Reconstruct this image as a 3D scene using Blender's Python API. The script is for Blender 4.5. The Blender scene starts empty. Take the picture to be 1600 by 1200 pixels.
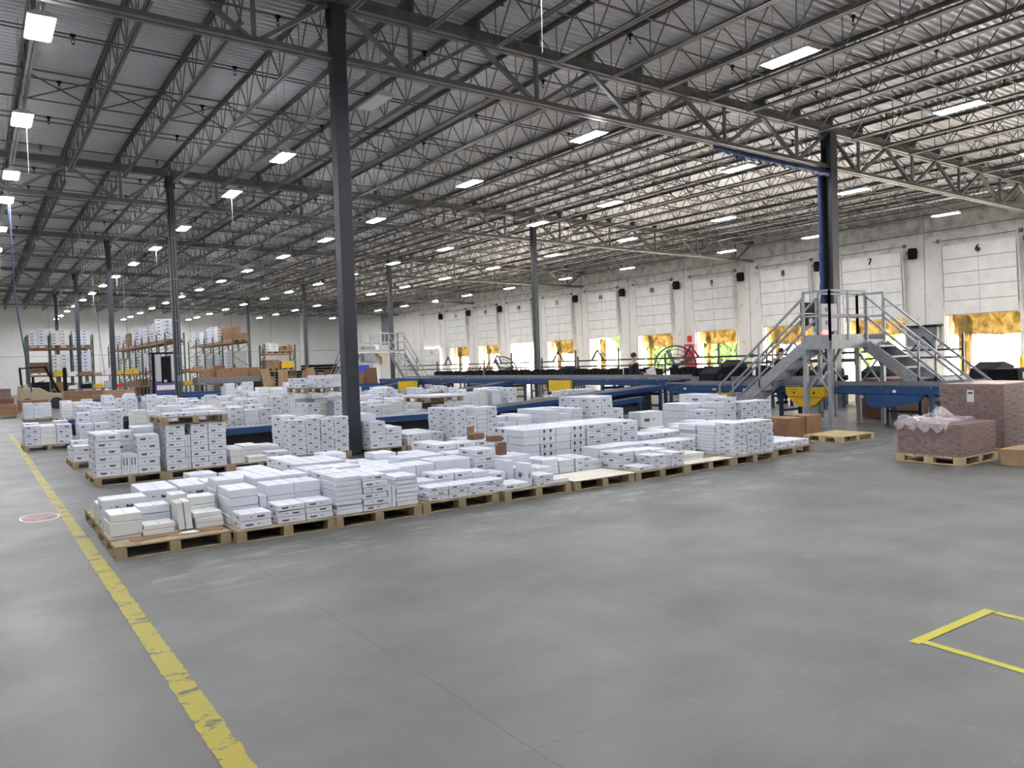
import bpy, bmesh, math, random
from mathutils import Vector, Matrix, Euler
from mathutils.bvhtree import BVHTree
random.seed(7)
R = math.radians
SC = bpy.context.scene
COL = SC.collection

# ------------------------------------------------------------------ camera
# axes: x runs along the roof girders towards the dock wall, y runs down the hall, z up
CAMZ = 1.6513
FPX, YAW, PIT, ROL = 1229.1, R(34.442), R(-1.678), R(-1.933)
_F = Vector((math.sin(YAW), math.cos(YAW), 0)); _R = Vector((math.cos(YAW), -math.sin(YAW), 0)); _U = Vector((0, 0, 1))
_F2 = _F*math.cos(PIT) + _U*math.sin(PIT); _U2 = _U*math.cos(PIT) - _F*math.sin(PIT)
_R3 = _R*math.cos(ROL) + _U2*math.sin(ROL); _U3 = _U2*math.cos(ROL) - _R*math.sin(ROL)
cam = bpy.data.cameras.new('camera'); camo = bpy.data.objects.new('camera', cam); COL.objects.link(camo)
camo.matrix_world = Matrix(((_R3.x, _U3.x, -_F2.x, 0), (_R3.y, _U3.y, -_F2.y, 0), (_R3.z, _U3.z, -_F2.z, CAMZ), (0, 0, 0, 1)))
cam.sensor_fit = 'HORIZONTAL'; cam.sensor_width = 36.0; cam.lens = 36.0*FPX/1600.0
cam.clip_start = 0.05; cam.clip_end = 600
SC.camera = camo
SC.view_settings.view_transform = 'Standard'; SC.view_settings.look = 'None'; SC.view_settings.gamma = 1
SC.view_settings.use_curve_mapping = False
SC.view_settings.exposure = 0.78

# ------------------------------------------------------------------ daylight
world = bpy.data.worlds.new('world'); SC.world = world; world.use_nodes = True
wn = world.node_tree; wn.nodes.clear()
bg = wn.nodes.new('ShaderNodeBackground'); wo = wn.nodes.new('ShaderNodeOutputWorld')
tc = wn.nodes.new('ShaderNodeTexCoord'); sx = wn.nodes.new('ShaderNodeSeparateXYZ'); rp = wn.nodes.new('ShaderNodeValToRGB')
wn.links.new(tc.outputs['Generated'], sx.inputs[0]); wn.links.new(sx.outputs['Z'], rp.inputs[0]); wn.links.new(rp.outputs[0], bg.inputs[0])
rp.color_ramp.elements[0].color = (1.0, 0.93, 0.82, 1); rp.color_ramp.elements[1].color = (0.55, 0.72, 1.0, 1)
bg.inputs[1].default_value = 13.0
wn.links.new(bg.outputs[0], wo.inputs[0])
sun = bpy.data.lights.new('sun', 'SUN'); sun.energy = 70.0; sun.angle = R(2); sun.color = (1, 0.90, 0.76)
suno = bpy.data.objects.new('sun', sun); COL.objects.link(suno); suno.rotation_euler = (R(28), R(36), 0)   # high, from beyond the dock
LAMP_POWER = 85.0     # emission strength of each high-bay diffuser

# ------------------------------------------------------------------ helpers
def link(o, parent=None):
    COL.objects.link(o)
    if parent is not None: o.parent = parent
    return o
def tag(o, label=None, cat=None, group=None, kind=None):
    if label: o['label'] = label
    if cat: o['category'] = cat
    if group: o['group'] = group
    if kind: o['kind'] = kind
    return o
def thing(name, loc, label, cat, group=None, rz=0.0):
    o = bpy.data.objects.new(name, None); o.empty_display_size = 0.2; COL.objects.link(o)
    o.location = loc; o.rotation_euler = (0, 0, rz)
    return tag(o, label, cat, group)
def dup(root, loc, label=None, group=None, rz=None):
    r = root.copy(); COL.objects.link(r); r.location = loc
    if rz is not None: r.rotation_euler = (0, 0, rz)
    if label: r['label'] = label
    if group: r['group'] = group
    for ch in list(root.children):
        c = ch.copy(); COL.objects.link(c); c.parent = r
        for g in ch.children:
            d = g.copy(); COL.objects.link(d); d.parent = c
    return r

class MB:
    """collects faces into one mesh"""
    def __init__(s): s.v = []; s.f = []; s.m = []; s.sm = []
    def add(s, vs, fs, mi=0, smooth=False):
        b = len(s.v); s.v += [tuple(x) for x in vs]
        for f in fs: s.f.append(tuple(b+i for i in f)); s.m.append(mi); s.sm.append(smooth)
    def box(s, x0, y0, z0, x1, y1, z1, mi=0):
        s.add([(x0,y0,z0),(x1,y0,z0),(x1,y1,z0),(x0,y1,z0),(x0,y0,z1),(x1,y0,z1),(x1,y1,z1),(x0,y1,z1)],
              [(0,3,2,1),(4,5,6,7),(0,1,5,4),(1,2,6,5),(2,3,7,6),(3,0,4,7)], mi)
    def bar(s, p, q, w, h=None, mi=0, up=(0,0,1)):
        h = h or w; p = Vector(p); q = Vector(q); d = (q-p)
        if d.length < 1e-6: return
        d.normalize(); up = Vector(up)
        if abs(d.dot(up)) > 0.98: up = Vector((1,0,0))
        a = d.cross(up).normalized(); b = a.cross(d).normalized()
        a *= w/2; b *= h/2
        s.add([p-a-b, p+a-b, p+a+b, p-a+b, q-a-b, q+a-b, q+a+b, q-a+b],
              [(0,3,2,1),(4,5,6,7),(0,1,5,4),(1,2,6,5),(2,3,7,6),(3,0,4,7)], mi)
    def cyl(s, p, q, r, n=10, r2=None, mi=0, cap=True, smooth=True):
        r2 = r if r2 is None else r2
        p = Vector(p); q = Vector(q); d = (q-p).normalized()
        up = Vector((0,0,1)) if abs(d.z) < 0.95 else Vector((1,0,0))
        a = d.cross(up).normalized(); b = a.cross(d)
        vs = []
        for c, rr in ((p, r), (q, r2)):
            for i in range(n):
                t = 2*math.pi*i/n; vs.append(c + a*rr*math.cos(t) + b*rr*math.sin(t))
        s.add(vs, [(i, (i+1) % n, n+(i+1) % n, n+i) for i in range(n)], mi, smooth)
        if cap: s.add(vs, [tuple(range(n-1, -1, -1)), tuple(range(n, 2*n))], mi)
    def tube(s, pts, r, n=6, mi=0):
        for a, b in zip(pts[:-1], pts[1:]): s.cyl(a, b, r, n, mi=mi)
    def prism(s, poly, y0, y1, axis='y', mi=0):
        n = len(poly)
        mk = {'y': lambda a, b, t: (a, t, b), 'x': lambda a, b, t: (t, a, b), 'z': lambda a, b, t: (a, b, t)}[axis]
        vs = [mk(a, b, y0) for a, b in poly] + [mk(a, b, y1) for a, b in poly]
        s.add(vs, [tuple(range(n)), tuple(range(2*n-1, n-1, -1))] + [(i, n+i, n+(i+1) % n, (i+1) % n) for i in range(n)], mi)
    def sphere(s, c, r, n=10, m=7, mi=0, sc=(1,1,1)):
        vs = []; fs = []
        for j in range(m+1):
            ph = math.pi*j/m
            for i in range(n):
                t = 2*math.pi*i/n
                vs.append((c[0]+r*sc[0]*math.sin(ph)*math.cos(t), c[1]+r*sc[1]*math.sin(ph)*math.sin(t), c[2]+r*sc[2]*math.cos(ph)))
        for j in range(m):
            for i in range(n):
                fs.append((j*n+i, (j+1)*n+i, (j+1)*n+(i+1) % n, j*n+(i+1) % n))
        s.add(vs, fs, mi, True)
    def mesh(s, name, mats):
        me = bpy.data.meshes.new(name); me.from_pydata(s.v, [], s.f)
        for m in (mats if isinstance(mats, (list, tuple)) else [mats]): me.materials.append(m)
        me.polygons.foreach_set('material_index', s.m); me.polygons.foreach_set('use_smooth', s.sm)
        me.validate(); me.update()
        return me
    def build(s, name, mats, parent=None, loc=None):
        me = s.mesh(name, mats); o = bpy.data.objects.new(name, me)
        link(o, parent)
        if loc is not None: o.location = loc
        return o
def part(name, me, parent, loc=None):
    o = bpy.data.objects.new(name, me); link(o, parent)
    if loc is not None: o.location = loc
    return o
def bevel(o, w=0.01, seg=1):
    m = o.modifiers.new('bevel', 'BEVEL'); m.width = w; m.segments = seg; m.limit_method = 'ANGLE'
    return o
def recalc(me):
    bm = bmesh.new(); bm.from_mesh(me); bmesh.ops.recalc_face_normals(bm, faces=bm.faces); bm.to_mesh(me); bm.free()

# ------------------------------------------------------------------ materials
def mat(name, col, rough=0.6, metal=0.0, var=0.0, scale=3.0, col2=None, bump=0.0, bscale=40.0, spec=0.5):
    m = bpy.data.materials.new(name); m.use_nodes = True; nt = m.node_tree; b = nt.nodes['Principled BSDF']
    b.inputs['Base Color'].default_value = (*col, 1); b.inputs['Roughness'].default_value = rough
    b.inputs['Metallic'].default_value = metal; b.inputs['Specular IOR Level'].default_value = spec
    g = nt.nodes.new('ShaderNodeTexCoord')
    if var or col2:
        n = nt.nodes.new('ShaderNodeTexNoise'); n.inputs['Scale'].default_value = scale; n.inputs['Detail'].default_value = 5
        nt.links.new(g.outputs['Object'], n.inputs['Vector'])
        r = nt.nodes.new('ShaderNodeValToRGB'); nt.links.new(n.outputs['Fac'], r.inputs[0])
        c2 = col2 or tuple(max(0, c*(1-var)) for c in col)
        r.color_ramp.elements[0].position = 0.35; r.color_ramp.elements[1].position = 0.65
        r.color_ramp.elements[0].color = (*c2, 1); r.color_ramp.elements[1].color = (*col, 1)
        nt.links.new(r.outputs[0], b.inputs['Base Color'])
    if bump:
        n = nt.nodes.new('ShaderNodeTexNoise'); n.inputs['Scale'].default_value = bscale; n.inputs['Detail'].default_value = 3
        nt.links.new(g.outputs['Object'], n.inputs['Vector'])
        bp = nt.nodes.new('ShaderNodeBump'); bp.inputs['Strength'].default_value = bump; bp.inputs['Distance'].default_value = 0.02
        nt.links.new(n.outputs['Fac'], bp.inputs['Height']); nt.links.new(bp.outputs[0], b.inputs['Normal'])
    return m
def emis(name, col, s):
    m = bpy.data.materials.new(name); m.use_nodes = True; nt = m.node_tree; b = nt.nodes['Principled BSDF']
    b.inputs['Base Color'].default_value = (0.8, 0.8, 0.8, 1)
    b.inputs['Emission Color'].default_value = (*col, 1); b.inputs['Emission Strength'].default_value = s
    return m
M = {}
M['column'] = mat('column_paint', (0.028, 0.035, 0.043), 0.45, var=0.2, scale=6)
M['truss'] = mat('truss_paint', (0.19, 0.185, 0.175), 0.5, 0.2, var=0.3, scale=5)
M['joist'] = mat('joist_paint', (0.155, 0.148, 0.138), 0.5, 0.2, var=0.25, scale=3)
M['deck'] = mat('deck_steel', (0.60, 0.60, 0.61), 0.42, 0.25, var=0.12, scale=0.35)
M['carton'] = mat('white_carton', (0.71, 0.735, 0.795), 0.75, var=0.07, scale=2.5)
M['carton_warm'] = mat('warm_white_carton', (0.76, 0.77, 0.75), 0.8, var=0.12, scale=3.5)
M['print'] = mat('black_print', (0.05, 0.05, 0.07), 0.7, var=0.3, scale=60)
M['redprint'] = mat('red_print', (0.33, 0.03, 0.05), 0.7)
M['seam'] = mat('carton_seam_and_gap_shade', (0.16, 0.17, 0.19), 0.8)  # tape seam on the lid, and painted shade along the lower edges
M['kraft'] = mat('kraft_cardboard', (0.30, 0.17, 0.09), 0.85, var=0.2, scale=5)
M['kraft2'] = mat('pale_cardboard', (0.42, 0.28, 0.16), 0.85, var=0.2, scale=5)
M['kraft3'] = mat('dark_cardboard', (0.20, 0.11, 0.065), 0.85, var=0.25, scale=8)
M['wood'] = mat('pallet_wood', (0.42, 0.33, 0.20), 0.8, var=0.35, scale=7, bump=0.3, bscale=25)
M['wood_new'] = mat('new_pallet_wood', (0.62, 0.48, 0.26), 0.8, var=0.25, scale=7)
M['board'] = mat('slip_sheet', (0.74, 0.70, 0.60), 0.8, var=0.1, scale=4)
M['galv'] = mat('galvanised_steel', (0.36, 0.37, 0.39), 0.4, 0.55, var=0.2, scale=9)
M['steel'] = mat('grey_steel', (0.22, 0.23, 0.25), 0.45, 0.4, var=0.2, scale=8)
M['blue'] = mat('conveyor_blue', (0.010, 0.060, 0.19), 0.42, var=0.25, scale=6)
M['blue_dark'] = mat('dark_blue_steel', (0.02, 0.045, 0.12), 0.5, var=0.2, scale=6)
M['black'] = mat('black_paint', (0.010, 0.010, 0.012), 0.75, spec=0.15)
M['rubber'] = mat('rubber_belt', (0.022, 0.022, 0.024), 0.7)
M['roller'] = mat('roller_steel', (0.30, 0.32, 0.34), 0.35, 0.6)
M['yellow'] = mat('safety_yellow', (0.80, 0.50, 0.01), 0.45, var=0.2, scale=14)
M['red'] = mat('signal_red', (0.62, 0.03, 0.03), 0.5)
M['green'] = mat('sign_green', (0.02, 0.32, 0.10), 0.5)
M['white'] = mat('white_enamel', (0.74, 0.74, 0.72), 0.5, var=0.06, scale=8)
M['grey'] = mat('light_grey_plastic', (0.45, 0.45, 0.46), 0.5)
M['door'] = mat('door_panel', (0.84, 0.82, 0.76), 0.5, var=0.12, scale=1.6)
M['doorline'] = mat('door_joint', (0.30, 0.28, 0.24), 0.7)
M['cream'] = mat('cream_paint', (0.40, 0.34, 0.24), 0.5)
M['orange'] = mat('rack_orange', (0.30, 0.11, 0.05), 0.5, var=0.3, scale=5)
M['rackgreen'] = mat('rack_green', (0.09, 0.13, 0.09), 0.5, var=0.3, scale=5)
M['bluewrap'] = mat('blue_sheeting', (0.012, 0.035, 0.20), 0.4, var=0.3, scale=7, bump=0.8, bscale=12)
M['bluebin'] = mat('blue_plastic', (0.02, 0.05, 0.6), 0.4)
M['purple'] = mat('purple_wrap', (0.12, 0.10, 0.28), 0.5, var=0.3, scale=8)
M['concrete_out'] = mat('yard_concrete', (0.66, 0.61, 0.53), 0.9, var=0.1, scale=0.5)
M['leaf'] = mat('foliage', (0.12, 0.22, 0.05), 0.8, var=0.4, scale=1.2)
M['bark'] = mat('bark', (0.10, 0.07, 0.05), 0.9)
M['skin'] = mat('skin', (0.50, 0.30, 0.22), 0.55)
M['hair'] = mat('dark_hair', (0.015, 0.011, 0.010), 0.7)
M['cloth'] = mat('black_cloth', (0.012, 0.012, 0.015), 0.9)
M['jeans'] = mat('dark_jeans', (0.03, 0.035, 0.05), 0.9)
M['pad'] = mat('dock_pad', (0.62, 0.46, 0.26), 0.7, var=0.15, scale=3)
M['lamp'] = emis('lamp_diffuser', (0.93, 0.94, 1.0), LAMP_POWER)
M['added_uplight'] = emis('added_ceiling_glow', (0.93, 0.94, 1.0), LAMP_POWER*0.27)  # added glow on the lamp tops, there only to brighten the ceiling
M['lampoff'] = mat('unlit_diffuser', (0.75, 0.76, 0.76), 0.4)
M['screen'] = emis('red_display', (1.0, 0.03, 0.01), 0.75)

def floor_mat():
    m = bpy.data.materials.new('floor_concrete'); m.use_nodes = True; nt = m.node_tree; N = nt.nodes; L = nt.links
    b = N['Principled BSDF']; g = N.new('ShaderNodeNewGeometry')
    def noise(sc, det=6, rough=0.6, vec=None, dist=0.0):
        n = N.new('ShaderNodeTexNoise'); n.inputs['Scale'].default_value = sc; n.inputs['Detail'].default_value = det
        n.inputs['Roughness'].default_value = rough; n.inputs['Distortion'].default_value = dist
        L.new(vec if vec else g.outputs['Position'], n.inputs['Vector']); return n.outputs['Fac']
    def ramp(f, p0, c0, p1, c1):
        r = N.new('ShaderNodeValToRGB'); L.new(f, r.inputs[0]); e = r.color_ramp.elements
        e[0].position = p0; e[1].position = p1; e[0].color = (*c0, 1); e[1].color = (*c1, 1); return r.outputs[0]
    def mixc(f, a, c2, mode='MIX'):
        x = N.new('ShaderNodeMix'); x.data_type = 'RGBA'; x.blend_type = mode
        if isinstance(f, float): x.inputs[0].default_value = f
        else: L.new(f, x.inputs[0])
        for i, s in ((6, a), (7, c2)):
            if isinstance(s, tuple): x.inputs[i].default_value = (*s, 1)
            else: L.new(s, x.inputs[i])
        return x.outputs[2]
    def math_(op, a, bb=None, c=None):
        x = N.new('ShaderNodeMath'); x.operation = op
        for i, s in enumerate((a, bb, c)):
            if s is None: continue
            if isinstance(s, (int, float)): x.inputs[i].default_value = s
            else: L.new(s, x.inputs[i])
        return x.outputs[0]
    base = ramp(noise(0.35, 5, 0.55), 0.30, (0.104, 0.104, 0.097), 0.72, (0.148, 0.147, 0.137))
    mott = ramp(noise(1.7, 8, 0.65, dist=0.4), 0.25, (0.80, 0.80, 0.81), 0.75, (1.1, 1.1, 1.09))
    c = mixc(1.0, base, mott, 'MULTIPLY')
    st = N.new('ShaderNodeMapping'); st.inputs['Scale'].default_value = (0.35, 2.2, 1); L.new(g.outputs['Position'], st.inputs[0])
    sweep = ramp(noise(0.8, 6, 0.6, st.outputs[0], 0.3), 0.3, (0.88, 0.88, 0.89), 0.7, (1.06, 1.06, 1.05))
    c = mixc(1.0, c, sweep, 'MULTIPLY')
    # scuffed pale patches where pallets have stood (y 5.5..7.8) and worn old tape
    sp = N.new('ShaderNodeSeparateXYZ'); L.new(g.outputs['Position'], sp.inputs[0]); X, Y = sp.outputs['X'], sp.outputs['Y']
    st2 = N.new('ShaderNodeMapping'); st2.inputs['Scale'].default_value = (1.6, 5.0, 1); L.new(g.outputs['Position'], st2.inputs[0])
    pn = noise(1.0, 7, 0.7, st2.outputs[0], 0.2)
    band = math_('MULTIPLY', math_('SMOOTH_MIN', math_('MAXIMUM', math_('SUBTRACT', Y, 5.9), 0.0), 1.0, 0.1), math_('LESS_THAN', Y, 8.2))
    lowr = math_('MULTIPLY', band, math_('GREATER_THAN', X, 1.1))
    pale = math_('MULTIPLY', ramp(pn, 0.53, (0, 0, 0), 0.60, (1, 1, 1)), math_('MULTIPLY', lowr, 0.5))
    c = mixc(pale, c, (0.29, 0.30, 0.26))
    aisle = math_('MULTIPLY', math_('LESS_THAN', X, 0.79), 0.55)      # driven aisle: browner wear, with some of its dimmer light painted in
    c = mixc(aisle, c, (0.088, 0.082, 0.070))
    pn2 = noise(2.3, 6, 0.75, st2.outputs[0], 0.5)
    c = mixc(math_('MULTIPLY', ramp(pn2, 0.62, (0, 0, 0), 0.72, (1, 1, 1)), 0.35), c, (0.26, 0.26, 0.245))
    # saw-cut joints with a wandering crack: x = 1.9 and 5.4, y = 2.7
    wob = math_('MULTIPLY', math_('SUBTRACT', noise(1.6, 5, 0.6), 0.5), 0.09)
    def line(coord, at, w, lo=None, hi=None, oc=None, amt=0.75):
        d = math_('ABSOLUTE', math_('SUBTRACT', math_('ADD', coord, wob), at))
        k = math_('MULTIPLY', math_('LESS_THAN', d, w), amt)
        if lo is not None: k = math_('MULTIPLY', k, math_('MULTIPLY', math_('GREATER_THAN', oc, lo), math_('LESS_THAN', oc, hi)))
        return k
    brk = ramp(noise(3.0, 3), 0.40, (0, 0, 0), 0.50, (1, 1, 1))
    for k in (line(X, 1.90, 0.0035, 1.0, 7.0, Y, 0.6), line(X, 5.39, 0.003, 1.0, 5.0, Y, 0.35)):
        c = mixc(k, c, (0.045, 0.043, 0.04))
    c = mixc(math_('MULTIPLY', line(Y, 2.70, 0.004, 1.8, 3.0, X, 0.5), brk), c, (0.06, 0.055, 0.05))
    L.new(c, b.inputs['Base Color'])
    rr = ramp(noise(0.9, 5, 0.6), 0.3, (0.36, 0.36, 0.36), 0.7, (0.54, 0.54, 0.54))
    L.new(rr, b.inputs['Roughness']); b.inputs['Specular IOR Level'].default_value = 0.5
    bp = N.new('ShaderNodeBump'); bp.inputs['Strength'].default_value = 0.12; bp.inputs['Distance'].default_value = 0.01
    L.new(noise(6, 6), bp.inputs['Height']); L.new(bp.outputs[0], b.inputs['Normal'])
    return m
def wall_mat(name, col, grime, soot=0.6):
    m = bpy.data.materials.new(name); m.use_nodes = True; nt = m.node_tree; N = nt.nodes; L = nt.links
    b = N['Principled BSDF']; g = N.new('ShaderNodeNewGeometry'); b.inputs['Roughness'].default_value = 0.8
    n = N.new('ShaderNodeTexNoise'); n.inputs['Scale'].default_value = 0.7; n.inputs['Detail'].default_value = 8; n.inputs['Roughness'].default_value = 0.65
    mp = N.new('ShaderNodeMapping'); mp.inputs['Scale'].default_value = (1, 1, 0.45)
    L.new(g.outputs['Position'], mp.inputs[0]); L.new(mp.outputs[0], n.inputs['Vector'])
    r = N.new('ShaderNodeValToRGB'); L.new(n.outputs['Fac'], r.inputs[0]); e = r.color_ramp.elements
    e[0].position = 0.33; e[0].color = (*[c*(1-grime) for c in col], 1); e[1].position = 0.55; e[1].color = (*col, 1)
    # soot stains that gather on the upper courses
    n2 = N.new('ShaderNodeTexNoise'); n2.inputs['Scale'].default_value = 2.2; n2.inputs['Detail'].default_value = 8
    L.new(g.outputs['Position'], n2.inputs['Vector'])
    sp = N.new('ShaderNodeSeparateXYZ'); L.new(g.outputs['Position'], sp.inputs[0])
    mr = N.new('ShaderNodeMapRange'); mr.inputs[1].default_value = 5.5; mr.inputs[2].default_value = 8.2; mr.inputs[3].default_value = 0.0; mr.inputs[4].default_value = 0.28
    L.new(sp.outputs['Z'], mr.inputs[0])
    ad = N.new('ShaderNodeMath'); ad.operation = 'ADD'; L.new(n2.outputs['Fac'], ad.inputs[0]); L.new(mr.outputs[0], ad.inputs[1])
    r2 = N.new('ShaderNodeValToRGB'); L.new(ad.outputs[0], r2.inputs[0]); r2.color_ramp.elements[0].position = 0.58; r2.color_ramp.elements[1].position = 0.88
    r2.color_ramp.elements[0].color = (0, 0, 0, 1); r2.color_ramp.elements[1].color = (soot, soot, soot, 1)
    x = N.new('ShaderNodeMix'); x.data_type = 'RGBA'; L.new(r2.outputs[0], x.inputs[0]); L.new(r.outputs[0], x.inputs[6]); x.inputs[7].default_value = (0.24, 0.22, 0.19, 1)
    L.new(x.outputs[2], b.inputs['Base Color'])
    return m
def tape_mat(name, col, wear):
    m = bpy.data.materials.new(name); m.use_nodes = True; nt = m.node_tree; N = nt.nodes; L = nt.links
    b = N['Principled BSDF']; g = N.new('ShaderNodeNewGeometry'); b.inputs['Roughness'].default_value = 0.5
    n = N.new('ShaderNodeTexNoise'); n.inputs['Scale'].default_value = 5.0; n.inputs['Detail'].default_value = 9; n.inputs['Roughness'].default_value = 0.75
    mp = N.new('ShaderNodeMapping'); mp.inputs['Scale'].default_value = (0.8, 1.5, 1)
    L.new(g.outputs['Position'], mp.inputs[0]); L.new(mp.outputs[0], n.inputs['Vector'])
    r = N.new('ShaderNodeValToRGB'); L.new(n.outputs['Fac'], r.inputs[0]); e = r.color_ramp.elements
    e[0].position = wear; e[0].color = (0.09, 0.085, 0.05, 1); e[1].position = wear+0.045; e[1].color = (*col, 1)
    L.new(r.outputs[0], b.inputs['Base Color'])
    return m
def film_mat(name, col, alpha, rough=0.15):
    m = bpy.data.materials.new(name); m.use_nodes = True; nt = m.node_tree; b = nt.nodes['Principled BSDF']
    b.inputs['Base Color'].default_value = (*col, 1); b.inputs['Roughness'].default_value = rough
    b.inputs['Alpha'].default_value = alpha
    n = nt.nodes.new('ShaderNodeTexNoise'); n.inputs['Scale'].default_value = 9; n.inputs['Detail'].default_value = 6; n.inputs['Distortion'].default_value = 1.5
    g = nt.nodes.new('ShaderNodeTexCoord'); nt.links.new(g.outputs['Object'], n.inputs['Vector'])
    r = nt.nodes.new('ShaderNodeMapRange'); r.inputs[1].default_value = 0.35; r.inputs[2].default_value = 0.65; r.inputs[3].default_value = alpha*0.35; r.inputs[4].default_value = min(1, alpha*1.7)
    nt.links.new(n.outputs['Fac'], r.inputs[0]); nt.links.new(r.outputs[0], b.inputs['Alpha'])
    bp = nt.nodes.new('ShaderNodeBump'); bp.inputs['Strength'].default_value = 0.6; nt.links.new(n.outputs['Fac'], bp.inputs['Height']); nt.links.new(bp.outputs[0], b.inputs['Normal'])
    return m
def tarp_mat():
    m = bpy.data.materials.new('gold_tarpaulin'); m.use_nodes = True; nt = m.node_tree; N = nt.nodes; L = nt.links
    N.remove(N['Principled BSDF']); out = N['Material Output']
    g = N.new('ShaderNodeNewGeometry'); n = N.new('ShaderNodeTexNoise'); n.inputs['Scale'].default_value = 2.2; n.inputs['Detail'].default_value = 6; n.inputs['Distortion'].default_value = 1.0
    L.new(g.outputs['Position'], n.inputs['Vector'])
    r = N.new('ShaderNodeValToRGB'); L.new(n.outputs['Fac'], r.inputs[0]); e = r.color_ramp.elements
    e[0].position = 0.35; e[0].color = (0.15, 0.115, 0.05, 1); e[1].position = 0.68; e[1].color = (0.38, 0.30, 0.15, 1)
    d = N.new('ShaderNodeBsdfDiffuse'); t = N.new('ShaderNodeBsdfTranslucent'); mx = N.new('ShaderNodeMixShader'); mx.inputs[0].default_value = 0.4
    L.new(r.outputs[0], d.inputs[0]); L.new(r.outputs[0], t.inputs[0]); L.new(d.outputs[0], mx.inputs[1]); L.new(t.outputs[0], mx.inputs[2]); L.new(mx.outputs[0], out.inputs[0])
    return m
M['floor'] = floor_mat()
M['wall'] = wall_mat('painted_concrete_wall', (0.80, 0.77, 0.71), 0.10)
M['wallback'] = wall_mat('painted_back_wall', (0.80, 0.80, 0.77), 0.06, 0.12)
M['tape'] = tape_mat('yellow_floor_tape', (0.33, 0.275, 0.012), 0.42)
M['tape2'] = tape_mat('fresh_yellow_tape', (0.50, 0.45, 0.012), 0.28)
M['redmark'] = tape_mat('worn_red_mark', (0.30, 0.13, 0.12), 0.46)
M['film'] = film_mat('stretch_film', (0.80, 0.76, 0.80), 0.20)
M['film2'] = film_mat('thin_stretch_film', (0.80, 0.72, 0.74), 0.12)
M['tarp'] = tarp_mat()

# ------------------------------------------------------------------ building shell
X0, DX = 5.826, 15.24            # first column line, bay width towards the dock
Y0, DY = 13.84, 14.80            # first girder line, bay length down the hall
XW = X0 + 2*DX                   # inner face of the dock wall (36.3)
YB = Y0 + 5*DY                   # back wall (87.8)
SL = -0.0191                     # roof falls towards the dock wall
def zr(z, x): return z + SL*(x-X0)
XL, YN = -14.0, -9.0             # unseen open ends of the part that is built
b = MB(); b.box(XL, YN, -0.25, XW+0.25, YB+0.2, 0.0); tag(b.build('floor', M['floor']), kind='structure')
b = MB(); b.box(XW+0.25, -40, -1.45, XW+70, 130, -1.2); tag(b.build('ground', M['concrete_out']), kind='structure')
# corrugated roof deck, ribs along x
b = MB(); y = YN; P = 0.19; vs = []; fs = []
while y < YB:
    for dy, dz in ((0, 0), (0.06, 0), (0.088, 0.058), (0.162, 0.058)):
        vs.append((XL, y+dy, zr(8.79+dz, XL))); vs.append((XW+0.2, y+dy, zr(8.79+dz, XW+0.2)))
    y += P
for i in range(len(vs)//2-1): fs.append((2*i, 2*i+2, 2*i+3, 2*i+1))
b.add(vs, fs); tag(b.build('ceiling', M['deck']), kind='structure')
b = MB(); b.add([(XL, YN, zr(8.86, XL)), (XW+0.4, YN, zr(8.86, XW+0.4)), (XW+0.4, YB+0.3, zr(8.86, XW+0.4)), (XL, YB+0.3, zr(8.86, XL)),
                 (XL, YN, zr(9.0, XL)), (XW+0.4, YN, zr(9.0, XW+0.4)), (XW+0.4, YB+0.3, zr(9.0, XW+0.4)), (XL, YB+0.3, zr(9.0, XL))],
                [(0,3,2,1),(4,5,6,7),(0,1,5,4),(1,2,6,5),(2,3,7,6),(3,0,4,7)])
tag(b.build('roof', M['grey']), kind='structure')
# dock wall with the ten-foot openings
DOORS = {k: 16.64 + 4.935*(k-6) for k in range(3, 17)}
HW, HO = 1.52, 3.05
b = MB(); ZT = zr(8.79, XW); T = 0.24
ys = sorted(DOORS.values()); prev = YN
for yc in ys:
    if yc-HW <= prev: continue
    b.box(XW, prev, 0, XW+T, yc-HW, ZT); b.box(XW, yc-HW, HO, XW+T, yc+HW, ZT); prev = yc+HW
b.box(XW, prev, 0, XW+T, YB+0.2, ZT)
b.box(XW, YN, -1.2, XW+T, YB, 0)
tag(b.build('wall_right', M['wall']), kind='structure')
b = MB(); b.box(XL, YB, 0, XW, YB+0.2, zr(8.79, XL)); tag(b.build('wall_back', M['wallback']), kind='structure')
b = MB(); b.box(XL-0.2, YN, 0, XL, YB, zr(8.79, XL)); tag(b.build('wall_left', M['wallback']), kind='structure')
b = MB(); b.box(XL, YN-0.2, 0, XW, YN, zr(8.79, XL)); tag(b.build('wall_front', M['wallback']), kind='structure')
for k, yc in DOORS.items():
    if k == 16: continue
    pl = bpy.data.lights.new('door_daylight_portal', 'AREA'); pl.shape = 'RECTANGLE'; pl.size = 3.0; pl.size_y = 3.0; pl.cycles.is_portal = True
    po = bpy.data.objects.new('door_daylight_portal', pl); COL.objects.link(po); po.location = (XW+T+0.5, yc, 1.52); po.rotation_euler = (0, R(90), 0)
# reveals scored in the tilt-up panels
b = MB()
for yc in ys: b.box(XW-0.012, yc+2.45, 0, XW, yc+2.475, ZT-0.4)
b.box(XW-0.014, YN, 6.86, XW, YB, 6.90); b.box(XW-0.012, YN, 7.55, XW, YB, 7.57)
tag(b.build('trim_1', M['doorline']), kind='structure')
b = MB()
for k in range(9): b.box(2+k*4.3, YB-0.015, 0, 2.03+k*4.3, YB, zr(8.7, 2+k*4.3))
b.box(XL, YB-0.015, 3.6, XW, YB, 3.64)
tag(b.build('trim_2', M['doorline']), kind='structure')

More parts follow.
